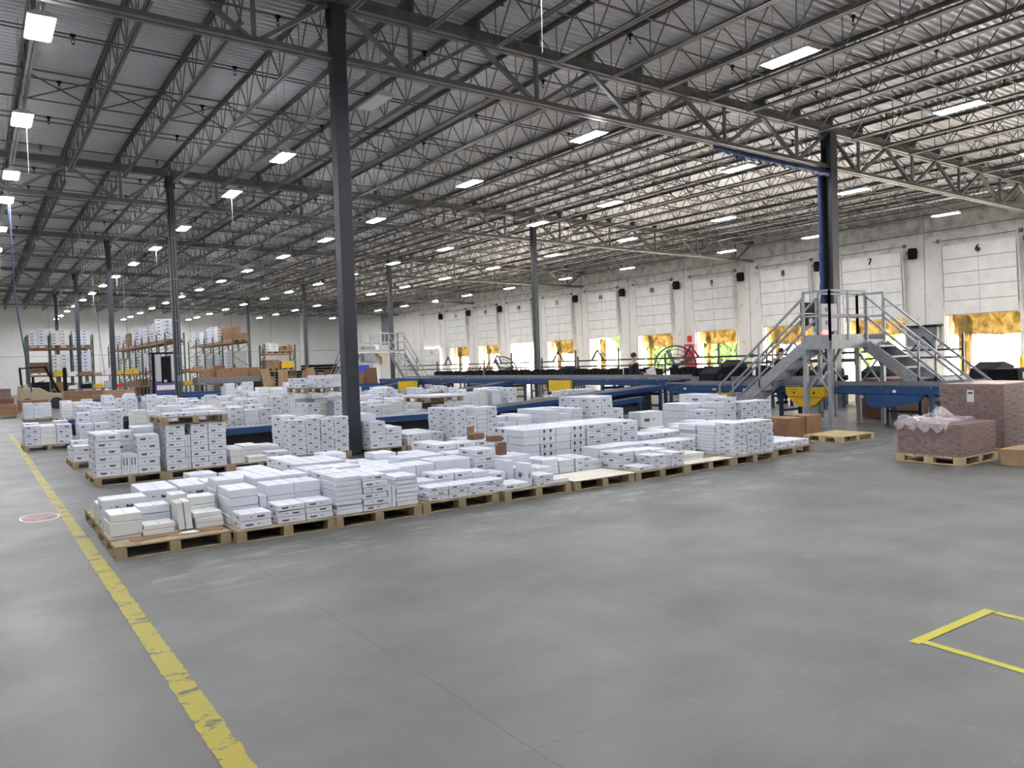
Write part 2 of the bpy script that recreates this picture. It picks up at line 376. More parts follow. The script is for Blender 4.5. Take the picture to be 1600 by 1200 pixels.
# ------------------------------------------------------------------ columns
ORD = ['first', 'second', 'third', 'fourth', 'fifth', 'sixth']
def column(x, y, w, label, hshape=False):
    t = thing('steel_column', (x, y, 0), label, 'column')
    top = zr(8.28, x); b = MB()
    if hshape:
        b.box(-w/2, -w/2, 0, w/2, -w/2+0.03, top); b.box(-w/2, w/2-0.03, 0, w/2, w/2, top); b.box(-0.012, -w/2, 0, 0.012, w/2, top)
    else: b.box(-w/2, -w/2, 0.02, w/2, w/2, top)
    bevel(b.build('shaft', M['column'], t), 0.01)
    b = MB(); b.box(-w*0.8, -w*0.8, 0, w*0.8, w*0.8, 0.022); b.build('base_plate', M['column'], t)
    b = MB(); b.box(-w*0.75, -w*0.6, top-0.03, w*0.75, w*0.6, top); b.box(-w*0.75, -0.02, top-0.4, -w*0.5, 0.02, top); b.box(w*0.5, -0.02, top-0.4, w*0.75, 0.02, top)
    b.build('cap_plate', M['column'], t)
    return t
cl = ['thick dark square steel column standing nearest, among the white cartons',
      'dark steel column behind the pallet stacked on cartons, second of the left line',
      'dark steel column left of the reach truck, third of the left line',
      'dark steel column beside the left rack of wrapped loads, fourth of the left line',
      'slim dark column furthest left, in front of the back wall']
cr = ['dark flanged column wrapped in blue sheeting rising behind the crossover platform',
      'dark column in front of dock doors twelve and thirteen',
      'dark column beside the distant crossover stair, third of the right line',
      'slim dark column before the back wall, right of the brown cardboard racks',
      'slimmest distant column behind the end of the cardboard racks']
for j in range(5):
    column(X0, Y0+DY*j, 0.26 if j == 0 else 0.22, cl[j])
    column(X0+DX, Y0+DY*j, 0.33 if j == 0 else 0.22, cr[j], j == 0)
# conduit running down the second column
b = MB()
for dx in (-0.03, 0.05): b.cyl((X0+dx, Y0+DY-0.135, 0.6), (X0+dx, Y0+DY-0.135, 7.9), 0.014, 6)
for z in (2.2, 3.4, 4.8, 6.2): b.box(X0-0.06, Y0+DY-0.15, z, X0+0.08, Y0+DY-0.111, z+0.03)
b.box(X0-0.06, Y0+DY-0.19, 1.35, X0+0.06, Y0+DY-0.111, 1.55)
tag(b.build('electrical_conduit', M['steel']), 'pale conduit with switch box clamped to the second dark column', 'conduit')

# ------------------------------------------------------------------ girders (trusses along x)
def girder(x0, x1, y, label):
    t = thing('roof_girder', (x0, y, zr(0, x0)), label, 'girder', 'joist girders carrying the roof')
    L = x1-x0; zt, zb = 8.42, 7.28
    def q(x, z): return (x, 0, z + SL*x)
    b = MB()
    for dy in (-1, 1):
        b.bar((0.02, dy*0.035, zt-0.03+SL*0.02), (L-0.02, dy*0.035, zt-0.03+SL*L), 0.016, 0.22)
        b.bar((0.02, dy*0.085, zt-0.132+SL*0.02), (L-0.02, dy*0.085, zt-0.132+SL*L), 0.11, 0.016)
        b.bar((0.02, dy*0.085, zt+0.076+SL*0.02), (L-0.02, dy*0.085, zt+0.076+SL*L), 0.11, 0.016)
    b.build('top_chord', M['truss'], t)
    b = MB()
    for dy in (-1, 1):
        b.bar((0.1, dy*0.03, zb+0.065+SL*0.1), (L-0.1, dy*0.03, zb+0.065+SL*L), 0.014, 0.13)
        b.bar((0.1, dy*0.078, zb+0.008+SL*0.1), (L-0.1, dy*0.078, zb+0.008+SL*L), 0.10, 0.014)
    b.build('bottom_chord', M['truss'], t)
    n = round(L/3.048)
    for k in range(n):
        a, m_, c = 3.048*k + (0.12 if k == 0 else 0), 3.048*k+1.524, 3.048*(k+1) - (0.12 if k == n-1 else 0)
        for (p, r_) in ((q(a, zt-0.12), q(m_-0.06, zb+0.06)), (q(c, zt-0.12), q(m_+0.06, zb+0.06))):
            b = MB(); b.bar(p, r_, 0.075, 0.10, up=(0, 1, 0)); b.build('web_member', M['truss'], t)
        b = MB(); b.bar(q(m_, zb+0.05), q(m_, zt-0.1), 0.07, 0.07, up=(0, 1, 0)); b.build('post_member', M['truss'], t)
    return t
rows = ['nearest girder line', 'second girder line', 'third girder line', 'fourth girder line', 'fifth girder line']
for j in range(5):
    y = Y0+DY*j
    girder(X0, X0+DX, y, 'grey open-web roof girder between the two column lines, %s' % rows[j])
    girder(X0+DX, XW, y, 'grey open-web roof girder reaching the dock wall, %s' % rows[j])
    girder(X0-DX, X0, y, 'grey open-web roof girder left of the left columns, %s' % rows[j])

# ------------------------------------------------------------------ joists (along y)
def joist_meshes():
    L = DY; zt, zb = 8.785, 7.93
    a = MB()
    for s in (-1, 1):
        a.bar((s*0.045, 0.0, zt-0.006), (s*0.045, L, zt-0.006), 0.065, 0.012); a.bar((s*0.018, 0, zt-0.04), (s*0.018, L, zt-0.04), 0.010, 0.075)
    for yy in (0.07, L-0.07): a.box(-0.035, yy-0.07, 8.505, 0.035, yy+0.07, zt-0.05)
    c = MB(); e = 0.75
    for s in (-1, 1):
        c.bar((s*0.040, e, zb+0.006), (s*0.040, L-e, zb+0.006), 0.055, 0.012); c.bar((s*0.018, e, zb+0.035), (s*0.018, L-e, zb+0.035), 0.010, 0.065)
    w = MB(); n = 11; st = (L-2*e)/n
    w.bar((0, 0.15, zt-0.06), (0, e+0.05, zb+0.03), 0.022); w.bar((0, L-0.15, zt-0.06), (0, L-e-0.05, zb+0.03), 0.022)
    for k in range(n):
        y0 = e + k*st
        w.bar((0, y0, zb+0.04), (0, y0+st/2, zt-0.04), 0.022); w.bar((0, y0+st/2, zt-0.04), (0, y0+st, zb+0.04), 0.022)
        w.bar((0, y0, zb+0.04), (0, y0, zt-0.04), 0.016)
    w.bar((0, L-e, zb+0.04), (0, L-e, zt-0.04), 0.016)
    return a.mesh('joist_top', M['joist']), c.mesh('joist_bottom', M['joist']), w.mesh('joist_web', M['joist'])
jt, jb, jw = joist_meshes()
bays = ['overhead nearest bay', 'first bay past the near column', 'second bay past the near column', 'third bay past the near column', 'fourth bay past the near column', 'last bay before the back wall']
def nth(n):
    T_ = ['first','second','third','fourth','fifth','sixth','seventh','eighth','ninth','tenth','eleventh','twelfth','thirteenth','fourteenth','fifteenth','sixteenth','seventeenth','eighteenth','nineteenth','twentieth']
    return T_[n-1]
for bay in range(-1, 5):
    for k in range(-5 if bay > 0 else -3, 20):
        if bay == -1 and k < -2: continue
        x = X0 + 1.524*k
        if k == 0: pos = 'on the left column line'
        elif k < 0: pos = '%s left of the left columns' % nth(-k)
        elif k <= 10: pos = ('%s right of the left columns' % nth(k)) if k < 10 else 'on the right column line'
        else: pos = '%s beyond the right columns' % nth(k-10)
        t = thing('roof_joist', (x, Y0+DY*bay, SL*(x-X0)), 'dark open-web joist, %s, %s' % (bays[bay+1], pos), 'joist', 'open-web joists under the roof deck')
        part('top_chord', jt, t); part('bottom_chord', jb, t); part('web', jw, t)
# bridging angles across the joists and crossed braces
for bay in range(-1, 5):
    for i, fy in enumerate((0.22, 0.5, 0.78)):
        y = Y0 + DY*(bay+fy)
        xa = X0-6*1.524 if bay > 0 else (X0-4*1.524 if bay == 0 else X0-2*1.524)
        lab = ['nearer', 'middle', 'farther'][i]
        b = MB(); b.bar((xa, y, zr(8.66, xa)), (XW-0.5, y, zr(8.66, XW-0.5)), 0.035, 0.035)
        b.bar((xa, y+0.03, zr(7.99, xa)), (XW-0.5, y+0.03, zr(7.99, XW-0.5)), 0.03, 0.03)
        t = tag(b.build('bridging_bar', M['joist']), 'thin bars bridging the joists, %s line, %s' % (lab, bays[bay+1]), 'bridging')
    y = Y0 + DY*(bay+0.5)
    for k in range(-4, 19):
        if bay == -1 and k < -2: continue
        if bay == 0 and k < -3: continue
        if bay > 1 and k % 3: continue
        xa = X0+1.524*k; xb = xa+1.524
        b = MB(); b.bar((xa, y+0.12, zr(8.66, xa)), (xb, y+0.12, zr(7.99, xb)), 0.03); b.bar((xa, y+0.16, zr(7.99, xa)), (xb, y+0.16, zr(8.66, xb)), 0.03)
        w_ = 'left of the left columns' if k < 0 else ('right of the left columns' if k < 10 else 'beyond the right columns')
        tag(b.build('cross_brace', M['joist']), 'crossed joist braces, %s, %s %s' % (bays[bay+1], nth(-k if k < 0 else (k+1 if k < 10 else k-9)), w_), 'brace', 'crossed braces between joists')
# sprinkler branch pipes with heads
hb = MB(); hb.box(-0.05, -0.03, -0.02, 0.05, 0.03, 0.03); hb.cyl((0, 0, -0.02), (0, 0, -0.09), 0.022, 6)
for s in (-1, 1): hb.tube([(0, 0, -0.06), (s*0.03, 0, -0.10), (s*0.028, 0, -0.145), (0, 0, -0.165)], 0.006, 4)
hb.cyl((0, 0, -0.165), (0, 0, -0.172), 0.03, 8)
headme = hb.mesh('sprinkler_head', M['black'])
for i in range(15):
    y = 9.17 + 3.04*i
    xa = -4.4 if y > Y0 else 2.5
    b = MB(); b.cyl((xa, y, zr(8.50, xa)), (XW-0.6, y, zr(8.50, XW-0.6)), 0.02, 6)
    o = b.build('sprinkler_pipe', M['joist'])
    tag(o, 'thin sprinkler pipe with hanging heads, %s from the camera' % nth(i+1), 'sprinkler pipe', 'sprinkler branch pipes')
    for k in range(-1, 11):
        x = 2.0 + 3.22*k
        if x < xa or x > XW-1: continue
        part('sprinkler_head', headme, o, (x, y, zr(8.49, x)))

# ------------------------------------------------------------------ lamps
def lamp_meshes(on):
    h = MB(); h.box(-0.17, -0.50, 0, 0.17, 0.50, 0.035); h.prism([(-0.17, 0.035), (0.17, 0.035), (0.08, 0.085), (-0.08, 0.085)], -0.5, 0.5, 'y')
    h.box(-0.19, -0.53, 0.0, -0.17, 0.53, 0.02); h.box(0.17, -0.53, 0.0, 0.19, 0.53, 0.02)
    d = MB(); d.box(-0.155, -0.48, -0.012, 0.155, 0.48, -0.001)
    h.box(-0.05, -0.46, 0.0855, 0.05, 0.46, 0.09, 1)  # added emissive strip on the housing, lights the deck above
    return h.mesh('lamp_housing', [M['grey'], M['added_uplight'] if on else M['lampoff']]), d.mesh('lamp_diffuser', M['lamp'] if on else M['lampoff'])
hon = lamp_meshes(True); hoff = lamp_meshes(False)
def wire_mesh(x):
    b = MB()
    for yy in (-0.35, 0.35): b.bar((0, yy, 0.085), (0, yy*0.9, zr(8.785, x)-6.92), 0.008)
    return b.mesh('lamp_wire', M['steel'])
pullm = MB(); pullm.bar((0.1, 0.4, 0), (0.1, 0.42, -1.0), 0.009)
pullme = pullm.mesh('lamp_cord', M['galv'])
LXN = {-4.5: 'lamp line left of the frame', 1.08: 'leftmost lamp line', 6.65: 'lamp line above the left columns', 12.35: 'lamp line between the column lines',
       18.30: 'lamp line left of the right columns', 24.5: 'lamp line right of the right columns', 32.4: 'lamp line nearest the dock wall'}
LAMPS = {-4.5: [-2.5, 3, 8.5, 14, 19.5, 25, 30.5, 36, 41.5, 47, 52.5, 58, 63.5, 69, 74.5, 80],
         1.08: [-2.6, 2.9, 8.4, 13.88, 19.0, 24.3, 27.7, 33.2, 38.6, 44.0, 49.5, 55, 60.5, 66, 71.5, 77, 82],
         6.65: [-2.5, 3.0, 8.4, 19.5, 24.17, 30.7, 36.06, 41.46, 47.2, 52.2, 57.3, 62.4, 68, 73.5, 79, 83.5],
         12.35: [-2.2, 3.3, 8.86, 14.45, 19.88, 26.4, 31.29, 36.71, 42.58, 47.92, 53.3, 58.6, 64, 69.4, 75, 80, 84],
         18.30: [-2.2, 3.3, 8.80, 14.89, 20.38, 24.56, 31.76, 37.19, 42.6, 48, 53.5, 59, 64.5, 70, 75.5, 80.5, 84],
         24.5: [-1.5, 4.0, 9.6, 15.22, 20.72, 26.2, 31.7, 37.2, 42.7, 48.2, 53.7, 59.2, 64.7, 70.2, 75.7, 81],
         32.4: [-0.2, 5.3, 10.8, 16.17, 22.2, 27.25, 34.73, 40.63, 47.18, 53.07, 58.5, 64, 69.5, 75, 81]}
for x, lst in LAMPS.items():
    cordme = wire_mesh(x)
    for i, y in enumerate(lst):
        t = thing('high_bay_lamp', (x, y, 6.92), 'glowing white high-bay lamp, %s of the %s' % (nth(i+1), LXN[x]), 'ceiling lamp', 'lit high-bay lamps')
        part('housing', hon[0], t); part('diffuser', hon[1], t); part('suspension_wire', cordme, t)
        if x < 8 and i % 2 == 0: part('pull_cord', pullme, t)
for (x, y, lab) in ((6.9, 14.6, 'unlit white high-bay lamp hanging just right of the nearest column top'),):
    t = thing('high_bay_lamp', (x, y, 6.92), lab, 'ceiling lamp')
    part('housing', hoff[0], t); part('diffuser', hoff[1], t); part('suspension_wire', wire_mesh(x), t)

# ------------------------------------------------------------------ dock doors
def text_obj(name, s, size, m, parent, loc, rot, ext=0.004, align='CENTER'):
    c = bpy.data.curves.new(name, 'FONT'); c.body = s; c.size = size; c.extrude = ext; c.align_x = align; c.align_y = 'CENTER'
    o = bpy.data.objects.new(name+'_tmp', c); me = bpy.data.meshes.new_from_object(o); bpy.data.objects.remove(o)
    b = MB()          # three slightly shifted copies make the strokes bold
    for i, dx in enumerate((-0.012, 0.0, 0.012)): b.add([(v.co.x+dx, v.co.y, v.co.z+i*0.0004) for v in me.vertices], [tuple(p.vertices) for p in me.polygons])
    bpy.data.meshes.remove(me); me = b.mesh(name, m)
    q = bpy.data.objects.new(name, me); link(q, parent); q.location = loc; q.rotation_euler = rot
    return q
for k, yc in DOORS.items():
    closed = k == 16
    t = bpy.data.objects.new('door_%d' % k, None); COL.objects.link(t); t.location = (XW-0.10, yc, 0)
    t['kind'] = 'structure'; t['label'] = 'white sectional dock door, number %d%s' % (k, ', lowered shut' if closed else ', raised on its vertical tracks')
    z0 = 0.02 if closed else 3.06; n = 5; H = 3.06/n; lean = 0.0 if closed else 0.16
    b = MB()
    for i in range(n):
        za, zb = z0+i*H, z0+(i+1)*H-0.012
        xa, xb = -lean*i/n, -lean*(i+1)/n
        b.add([(xa, -1.5, za), (xa-0.045, -1.5, za), (xb-0.045, -1.5, zb), (xb, -1.5, zb), (xa, 1.5, za), (xa-0.045, 1.5, za), (xb-0.045, 1.5, zb), (xb, 1.5, zb)],
              [(0,1,2,3), (7,6,5,4), (1,5,6,2), (0,4,5,1), (3,2,6,7), (0,3,7,4)])
    b.build('door_panel', M['door'], t)
    b = MB()
    for i in range(1, n):
        xa = -lean*i/n; b.box(xa-0.052, -1.5, z0+i*H-0.022, xa-0.03, 1.5, z0+i*H+0.006)
    for i in range(n):
        b.bar((-0.047-lean*(i+0.03)/n, 0, z0+i*H), (-0.047-lean*(i+0.97)/n, 0, z0+(i+1)*H-0.02), 0.014, 0.006, up=(1, 0, 0))
    b.box(-0.05, -1.5, z0-0.03, 0.0, 1.5, z0)
    b.build('panel_joint', M['doorline'], t)
    b = MB()
    for s in (-1, 1):
        b.bar((0.02, s*1.58, 0), (0.02, s*1.58, 3.0), 0.05, 0.05); b.bar((0.02, s*1.58, 3.0), (-lean-0.03, s*1.58, 6.4), 0.05, 0.06)
        for z in (3.4, 4.2, 5.0, 5.8): b.box(-0.1, s*1.58-0.04+s*0.05, z, 0.09, s*1.58+0.04+s*0.05, z+0.04)
    b.build('door_track', M['white'], t)
    b = MB(); b.cyl((-lean-0.02, -1.75, 6.36), (-lean-0.02, 1.95, 6.36), 0.018, 6); b.cyl((-lean-0.02, 1.62, 6.36), (-lean-0.02, 1.75, 6.36), 0.09, 10); b.cyl((-lean-0.02, -1.75, 6.36), (-lean-0.02, -1.62, 6.36), 0.09, 10)
    b.build('spring_shaft', M['steel'], t)
    zz = 2.72 if closed else 5.84
    text_obj('door_number', str(k if k != 16 else 6), 0.42, M['black'], t, (-0.078-(0 if closed else lean*0.93), 0, zz), (R(90), 0, R(-90)))
    if k > 5:
        mo = thing('door_motor', (XW-0.25, yc-2.05, 5.72), 'black door opener motor mounted beside the top of dock door %d' % k, 'door motor', 'door openers along the dock wall')
        b = MB(); b.prism([(-0.15, 0), (0.13, 0), (0.17, 0.1), (0.17, 0.42), (0.1, 0.5), (-0.12, 0.5), (-0.15, 0.4)], -0.15, 0.15, 'y'); bevel(b.build('motor_case', M['black'], mo), 0.02)
        b = MB(); b.cyl((-0.02, 0.15, 0.3), (-0.02, 0.26, 0.3), 0.1, 12); b.build('chain_wheel', M['steel'], mo)
        b = MB(); b.cyl((0.2, 0, 0.5), (0.2, 0, 1.4), 0.014, 6); b.build('cable_conduit', M['white'], mo)
# dock pads outside the openings, torn gold tarpaulin headers and side flaps
def sheet(name, p00, p10, p01, p11, nu, nv, amp, m, seed, hem=0.0):
    rnd = random.Random(seed); ph = [rnd.uniform(0, 6.28) for _ in range(6)]
    p00, p10, p01, p11 = map(Vector, (p00, p10, p01, p11)); nrm = (p10-p00).cross(p01-p00).normalized()
    vs = []; 
    for j in range(nv+1):
        for i in range(nu+1):
            u, v = i/nu, j/nv
            p = p00*(1-u)*(1-v)+p10*u*(1-v)+p01*(1-u)*v+p11*u*v
            d = amp*(math.sin(u*17+ph[0]+v*3)+0.6*math.sin(u*31+ph[1]-v*5)+0.5*math.sin(v*13+ph[2]+u*6)) * (0.4+0.6*(1-v))
            if j == 0 and hem: p = p + Vector((0, 0, hem*math.sin(u*9+ph[3])*0.6+rnd.uniform(-hem, hem)*0.6))
            vs.append(p+nrm*d)
    fs = [(j*(nu+1)+i, j*(nu+1)+i+1, (j+1)*(nu+1)+i+1, (j+1)*(nu+1)+i) for j in range(nv) for i in range(nu)]
    mb = MB(); mb.add(vs, fs, 0, True); me = mb.mesh(name, m)
    return me
TARP = {6: (0.95, 0.75), 7: (0.75, 0.3), 8: (1.0, 0.5), 9: (0.78, 0.5), 10: (0.85, 0.55), 11: (0.0, 0.85), 12: (1.0, 0.7), 13: (0.0, 0.0), 14: (0.75, 0.6), 15: (0.9, 0.8)}
for k, (hd, sd) in TARP.items():
    yc = DOORS[k]
    t = thing('dock_shelter', (XW+T, yc, 0), 'gold tarpaulin dock shelter framing the opening of door %d' % k if hd or sd > 0.4 else 'pale dock pads framing the wide open door %d' % k, 'dock shelter', 'dock shelters outside the openings')
    b = MB(); b.box(0.02, HW-0.02, -1.0, 0.32, HW+0.3, 3.4); b.box(0.02, -HW-0.3, -1.0, 0.32, -HW+0.02, 3.4); b.box(0.02, -HW-0.3, HO, 0.32, HW+0.3, HO+0.4)
    b.build('foam_pad', M['pad'], t)
    if hd:
        me = sheet('header', (0.42, -HW+0.02, HO-hd), (0.42, HW-0.02, HO-hd*0.97), (0.30, -HW+0.02, HO+0.1), (0.30, HW-0.02, HO+0.1), 40, 10, 0.035, M['tarp'], k, 0.04)
        o = part('header_curtain', me, t); s_ = o.modifiers.new('thick', 'SOLIDIFY'); s_.thickness = 0.006
    if sd:
        me = sheet('flap', (0.40, HW-sd*0.9, -0.2), (0.40, HW-0.25, -0.2), (0.36, HW-sd-0.1, HO-0.05), (0.36, HW-0.22, HO-0.05), 14, 24, 0.03, M['tarp'], k+40, 0.05)
        o = part('side_curtain', me, t); s_ = o.modifiers.new('thick', 'SOLIDIFY'); s_.thickness = 0.006
# trees beyond the yard
def tree(x, y, h, r, seed, label):
    rnd = random.Random(seed); t = thing('yard_tree', (x, y, -1.2), label, 'tree', 'trees beyond the truck yard')
    b = MB(); b.cyl((0, 0, 0), (0.2, 0.1, h*0.5), 0.25, 8, 0.14); b.build('trunk', M['bark'], t)
    b = MB()
    for i in range(420):
        a, z, q = rnd.uniform(0, 6.28), rnd.uniform(-1, 1), rnd.uniform(0.35, 1)**0.5
        c = Vector((math.cos(a)*math.sqrt(1-z*z)*r*q, math.sin(a)*math.sqrt(1-z*z)*r*q, h*0.58+z*h*0.42*q))
        for _ in range(3):
            n = Vector((rnd.gauss(0,1), rnd.gauss(0,1), rnd.gauss(0,1))).normalized(); u = n.orthogonal().normalized()*rnd.uniform(0.3, 0.55); w = n.cross(u)
            b.add([c-u-w, c+u-w*0.6, c+u*0.7+w, c-u*0.6+w], [(0,1,2,3)])
    b.build('crown', M['leaf'], t)
tree(60, 50, 9, 4.6, 1, 'bright green tree seen through the opening of dock door eleven')
tree(62, 62, 10, 5, 2, 'green tree beyond the yard, left of the one through door eleven')
tree(63, 40, 9, 4.4, 3, 'green tree seen through the lower opening of dock door ten')

# ------------------------------------------------------------------ floor markings
b = MB(); rnd = random.Random(3); n = 60
def strip(b, x0, x1, y0, y1, n, jit, z=0.0025):
    vs = []
    for i in range(n+1):
        y = y0+(y1-y0)*i/n
        vs += [(x0+rnd.uniform(-jit, jit), y, z), (x1+rnd.uniform(-jit, jit), y, z)]
    b.add(vs, [(2*i, 2*i+1, 2*i+3, 2*i+2) for i in range(n)])
strip(b, 0.785, 0.905, 1.5, 9.0, 150, 0.006); strip(b, 0.79, 0.90, 9.04, 16.3, 120, 0.005); strip(b, 0.80, 0.91, 16.6, 27.0, 120, 0.005)
tag(b.build('floor_tape', M['tape']), 'long worn yellow floor line running beside the pallets', 'floor line')
b = MB()
def tapeseg(b, p, q, w, z):
    p = Vector((p[0], p[1], 0)); q = Vector((q[0], q[1], 0)); d = (q-p).normalized(); s = Vector((-d.y, d.x, 0))*w/2; n = 14; vs = []
    for i in range(n+1):
        c = p+(q-p)*i/n
        vs += [(c+s*rnd.uniform(0.93, 1.05)).to_tuple()[:2]+(z,), (c-s*rnd.uniform(0.93, 1.05)).to_tuple()[:2]+(z,)]
    b.add(vs, [(2*i, 2*i+2, 2*i+3, 2*i+1) for i in range(n)])
tapeseg(b, (4.27, 2.345), (5.16, 2.345), 0.062, 0.0035)
tapeseg(b, (4.33, 2.32), (4.27, 1.2), 0.055, 0.0025); tapeseg(b, (5.13, 2.30), (5.10, 1.2), 0.055, 0.0025)
tag(b.build('floor_tape', M['tape2']), 'bright yellow tape corner marking a bay on the open floor', 'floor line')
b = MB(); vs = [(0.585+0.19*math.cos(t*math.pi/20), 10.76+0.30*math.sin(t*math.pi/20), 0.0025) for t in range(40)]
b.add(vs, [tuple(range(40))]); b.add([(0.585+0.205*math.cos(t*math.pi/20), 10.76+0.32*math.sin(t*math.pi/20), 0.0015) for t in range(40)], [tuple(range(40))], 1)
tag(b.build('floor_sign', [M['redmark'], M['white']]), 'faded round red floor sign left of the yellow line', 'floor sign')
for i, yy in enumerate((16.6, 20.6)):
    b = MB(); b.box(-0.6, yy, 0, 0.62, yy+0.14, 0.002); tag(b.build('floor_stripe', M['redmark']), 'faded pinkish stripe crossing the aisle, %s one' % ('nearer', 'farther')[i], 'floor line')

# ------------------------------------------------------------------ pallets
def pallet_meshes(w, d, m, h=0.115):   # deck 15 mm, stringers 11 mm, runners 12 mm
    k = MB(); nb = 6; bw = w/nb
    for i in range(7): k.box(0, i*d/7+0.004, h-0.013, w, (i+1)*d/7-0.012, h)
    for s in (0.0, w/2-0.045, w-0.09): k.box(s, 0, h-0.027, s+0.09, d, h-0.0155)
    u = MB()
    for s in (0.0, w/2-0.045, w-0.09): u.box(s, 0.0, 0, s+0.09, d, 0.012)
    u.box(0.09, 0, 0, w-0.09, 0.035, 0.0105)
    q = MB(); q.box(0, 0, 0.0125, 0.095, 0.13, h-0.0275)
    return k.mesh('deck_boards', m), u.mesh('bottom_boards', m), q.mesh('block', m)
PM = {}
BLOCKERS = []
def pallet(x, y, label, w=1.0, d=1.2, z=0.0, m='wood', far=False, group=None):
    key = (w, d, m)
    if key not in PM: PM[key] = pallet_meshes(w, d, M[m])
    k, u, q = PM[key]
    t = thing('wooden_pallet', (x, y, z), label, 'pallet', group)
    part('deck_boards', k, t); part('bottom_boards', u, t)
    if far == 'stack':
        b = MB()
        for bx in (0, w/2-0.047, w-0.095):
            for by in (0, d/2-0.065, d-0.13): b.box(bx, by, 0.0125, bx+0.095, by+0.13, 0.0875)
        b.build('blocks', M[m], t)
    else:
        for bx in (0, w/2-0.047, w-0.095):
            for by in (0, d/2-0.065, d-0.13): part('block', q, t, (bx, by, 0))
    BLOCKERS.append((x, y, z, x+w, y+d, z+0.115))
    return t

# ------------------------------------------------------------------ cartons
CART = []     # dicts
PZ = 0.115
ordn = ['bottom', 'second', 'third', 'fourth', 'fifth', 'sixth', 'seventh', 'eighth', 'ninth', 'tenth', 'eleventh', 'twelfth']
STYL = {'p': 'black-printed', 'r': 'red-and-black printed', 'n': 'plain', 'w': 'dusty plain', 'v': 'black-printed'}
crng = random.Random(21)
def stack(where, x0, x1, y0, y1, hs, style='p', z=PZ, jit=0.006, on=None):
    """where = words for the stack, on = words for the pallet"""
    zz = z
    for i, h in enumerate(hs):
        if len(hs) == 1: lay = 'single'
        elif i == len(hs)-1: lay = 'topmost'
        else: lay = ordn[i]
        if len(hs) == 1: lab = '%s white carton alone in the %s spot, %s' % (STYL[style], where, on)
        else: lab = '%s white carton, %s of the %s stack, %s' % (STYL[style], lay, where, on)
        CART.append(dict(x0=x0, x1=x1, y0=y0, y1=y1, z=zz, h=h, st=style, lab=lab, jx=crng.uniform(-jit, jit), jy=crng.uniform(-jit, jit), rz=crng.uniform(-1, 1)*jit*1.8, ry=0, on=on, fl=i % 2))
        zz += h
    return zz
def stand(where, x0, x1, y0, y1, h, style='v', z=PZ, on=None, tilt=0.0):
    CART.append(dict(x0=x0, x1=x1, y0=y0, y1=y1, z=z, h=h, st=style, lab='%s white carton stood on end, %s, %s' % (STYL[style], where, on), jx=0, jy=0, rz=0, ry=tilt, on=on, fl=0))
def even(top, n, z=PZ): return [(top-z)/n]*n
COLN = {1: ['middle'], 2: ['left', 'right'], 3: ['left', 'centre', 'right'], 4: ['far left', 'centre left', 'centre right', 'far right'], 5: ['far left', 'mid left', 'centre', 'mid right', 'far right']}
def grid(on, xs, y0, dep, rows, top, lay, style='p', seed=0, drop=0.0, z=PZ):
    r = random.Random(seed); names = ['front', 'middle', 'back'] if rows == 3 else (['front', 'back'] if rows == 2 else ['front'])
    nx = len(xs)-1
    for j in range(rows):
        for i in range(nx):
            k = lay if r.random() > drop else max(1, lay-r.randint(1, max(1, lay//2)))
            h = (top-z)/lay; ya = y0+j*(dep+0.012)
            stack('%s %s' % (names[j], COLN[nx][i]), xs[i]+0.004, xs[i+1]-0.004, ya, ya+dep, [h]*k, style if r.random() > 0.15 else 'n', z, on=on)
# --- front row
A = ['nearest pallet', 'second front-row pallet', 'third front-row pallet', 'fourth front-row pallet', 'fifth front-row pallet', 'sixth front-row pallet',
     'seventh front-row pallet', 'eighth front-row pallet', 'ninth front-row pallet', 'last front-row pallet']
AX = [0.98, 2.01, 2.99, 4.03, 5.10, 6.16, 7.20, 8.20, 9.21, 10.33]
AY = [7.73, 7.64, 7.64, 7.68, 7.66, 7.66, 7.66, 7.70, 7.72, 7.84]
AL = ['unvarnished wooden pallet nearest the camera, torn brown cardboard on its front', 'wooden pallet under red-printed cartons, second from left in the front row',
      'wooden pallet under tall thin-box stacks, third in the front row', 'wooden pallet under stepped low cartons, fourth in the front row',
      'wooden pallet with cartons stood on end, fifth in the front row', 'wooden pallet with bare pale sheet on its front half, sixth in the front row',
      'wooden pallet under mixed low cartons, seventh in the front row', 'wooden pallet with bare sheet and two thin cartons, left of the tall white stacks',
      'wooden pallet under the tallest thin-carton stacks of the front row', 'wooden pallet at the right end of the front row']
for x, y, l in zip(AX, AY, AL): pallet(x, y, l, w=1.0, d=1.2)
o = A[0]
stack('front left', 0.985, 1.26, 8.08, 8.46, [0.03, 0.13, 0.075], 'w', on=o, jit=0.012)
stack('front centre-left', 1.27, 1.55, 8.08, 8.34, [0.05, 0.05], 'w', on=o, jit=0.012)
stack('second-rank centre-left', 1.27, 1.56, 8.36, 8.62, [0.08, 0.08, 0.08], 'n', on=o)
stand('left of the leaning pair', 1.585, 1.645, 8.08, 8.32, 0.27, 'w', on=o, tilt=-0.07)
stand('right of the leaning pair', 1.652, 1.715, 8.08, 8.32, 0.275, 'w', on=o, tilt=-0.07)
stand('behind the leaning pair', 1.575, 1.73, 8.35, 8.6, 0.32, 'w', on=o)
stack('front right', 1.74, 2.0, 8.08, 8.36, [0.05, 0.05, 0.05], 'w', on=o, jit=0.012)
stack('second-rank right', 1.74, 2.01, 8.38, 8.62, [0.09, 0.09, 0.09], 'w', on=o, jit=0.01)
stack('rear left', 0.99, 1.40, 8.64, 8.94, [0.15, 0.15], 'p', on=o)
o = A[1]
stack('front left', 2.07, 2.37, 7.70, 8.00, [0.072, 0.072], 'r', on=o)
stack('front centre', 2.43, 2.71, 7.70, 8.02, [0.062]*3, 'r', on=o)
stack('front right', 2.712, 2.99, 7.70, 8.02, [0.062]*3, 'r', on=o)
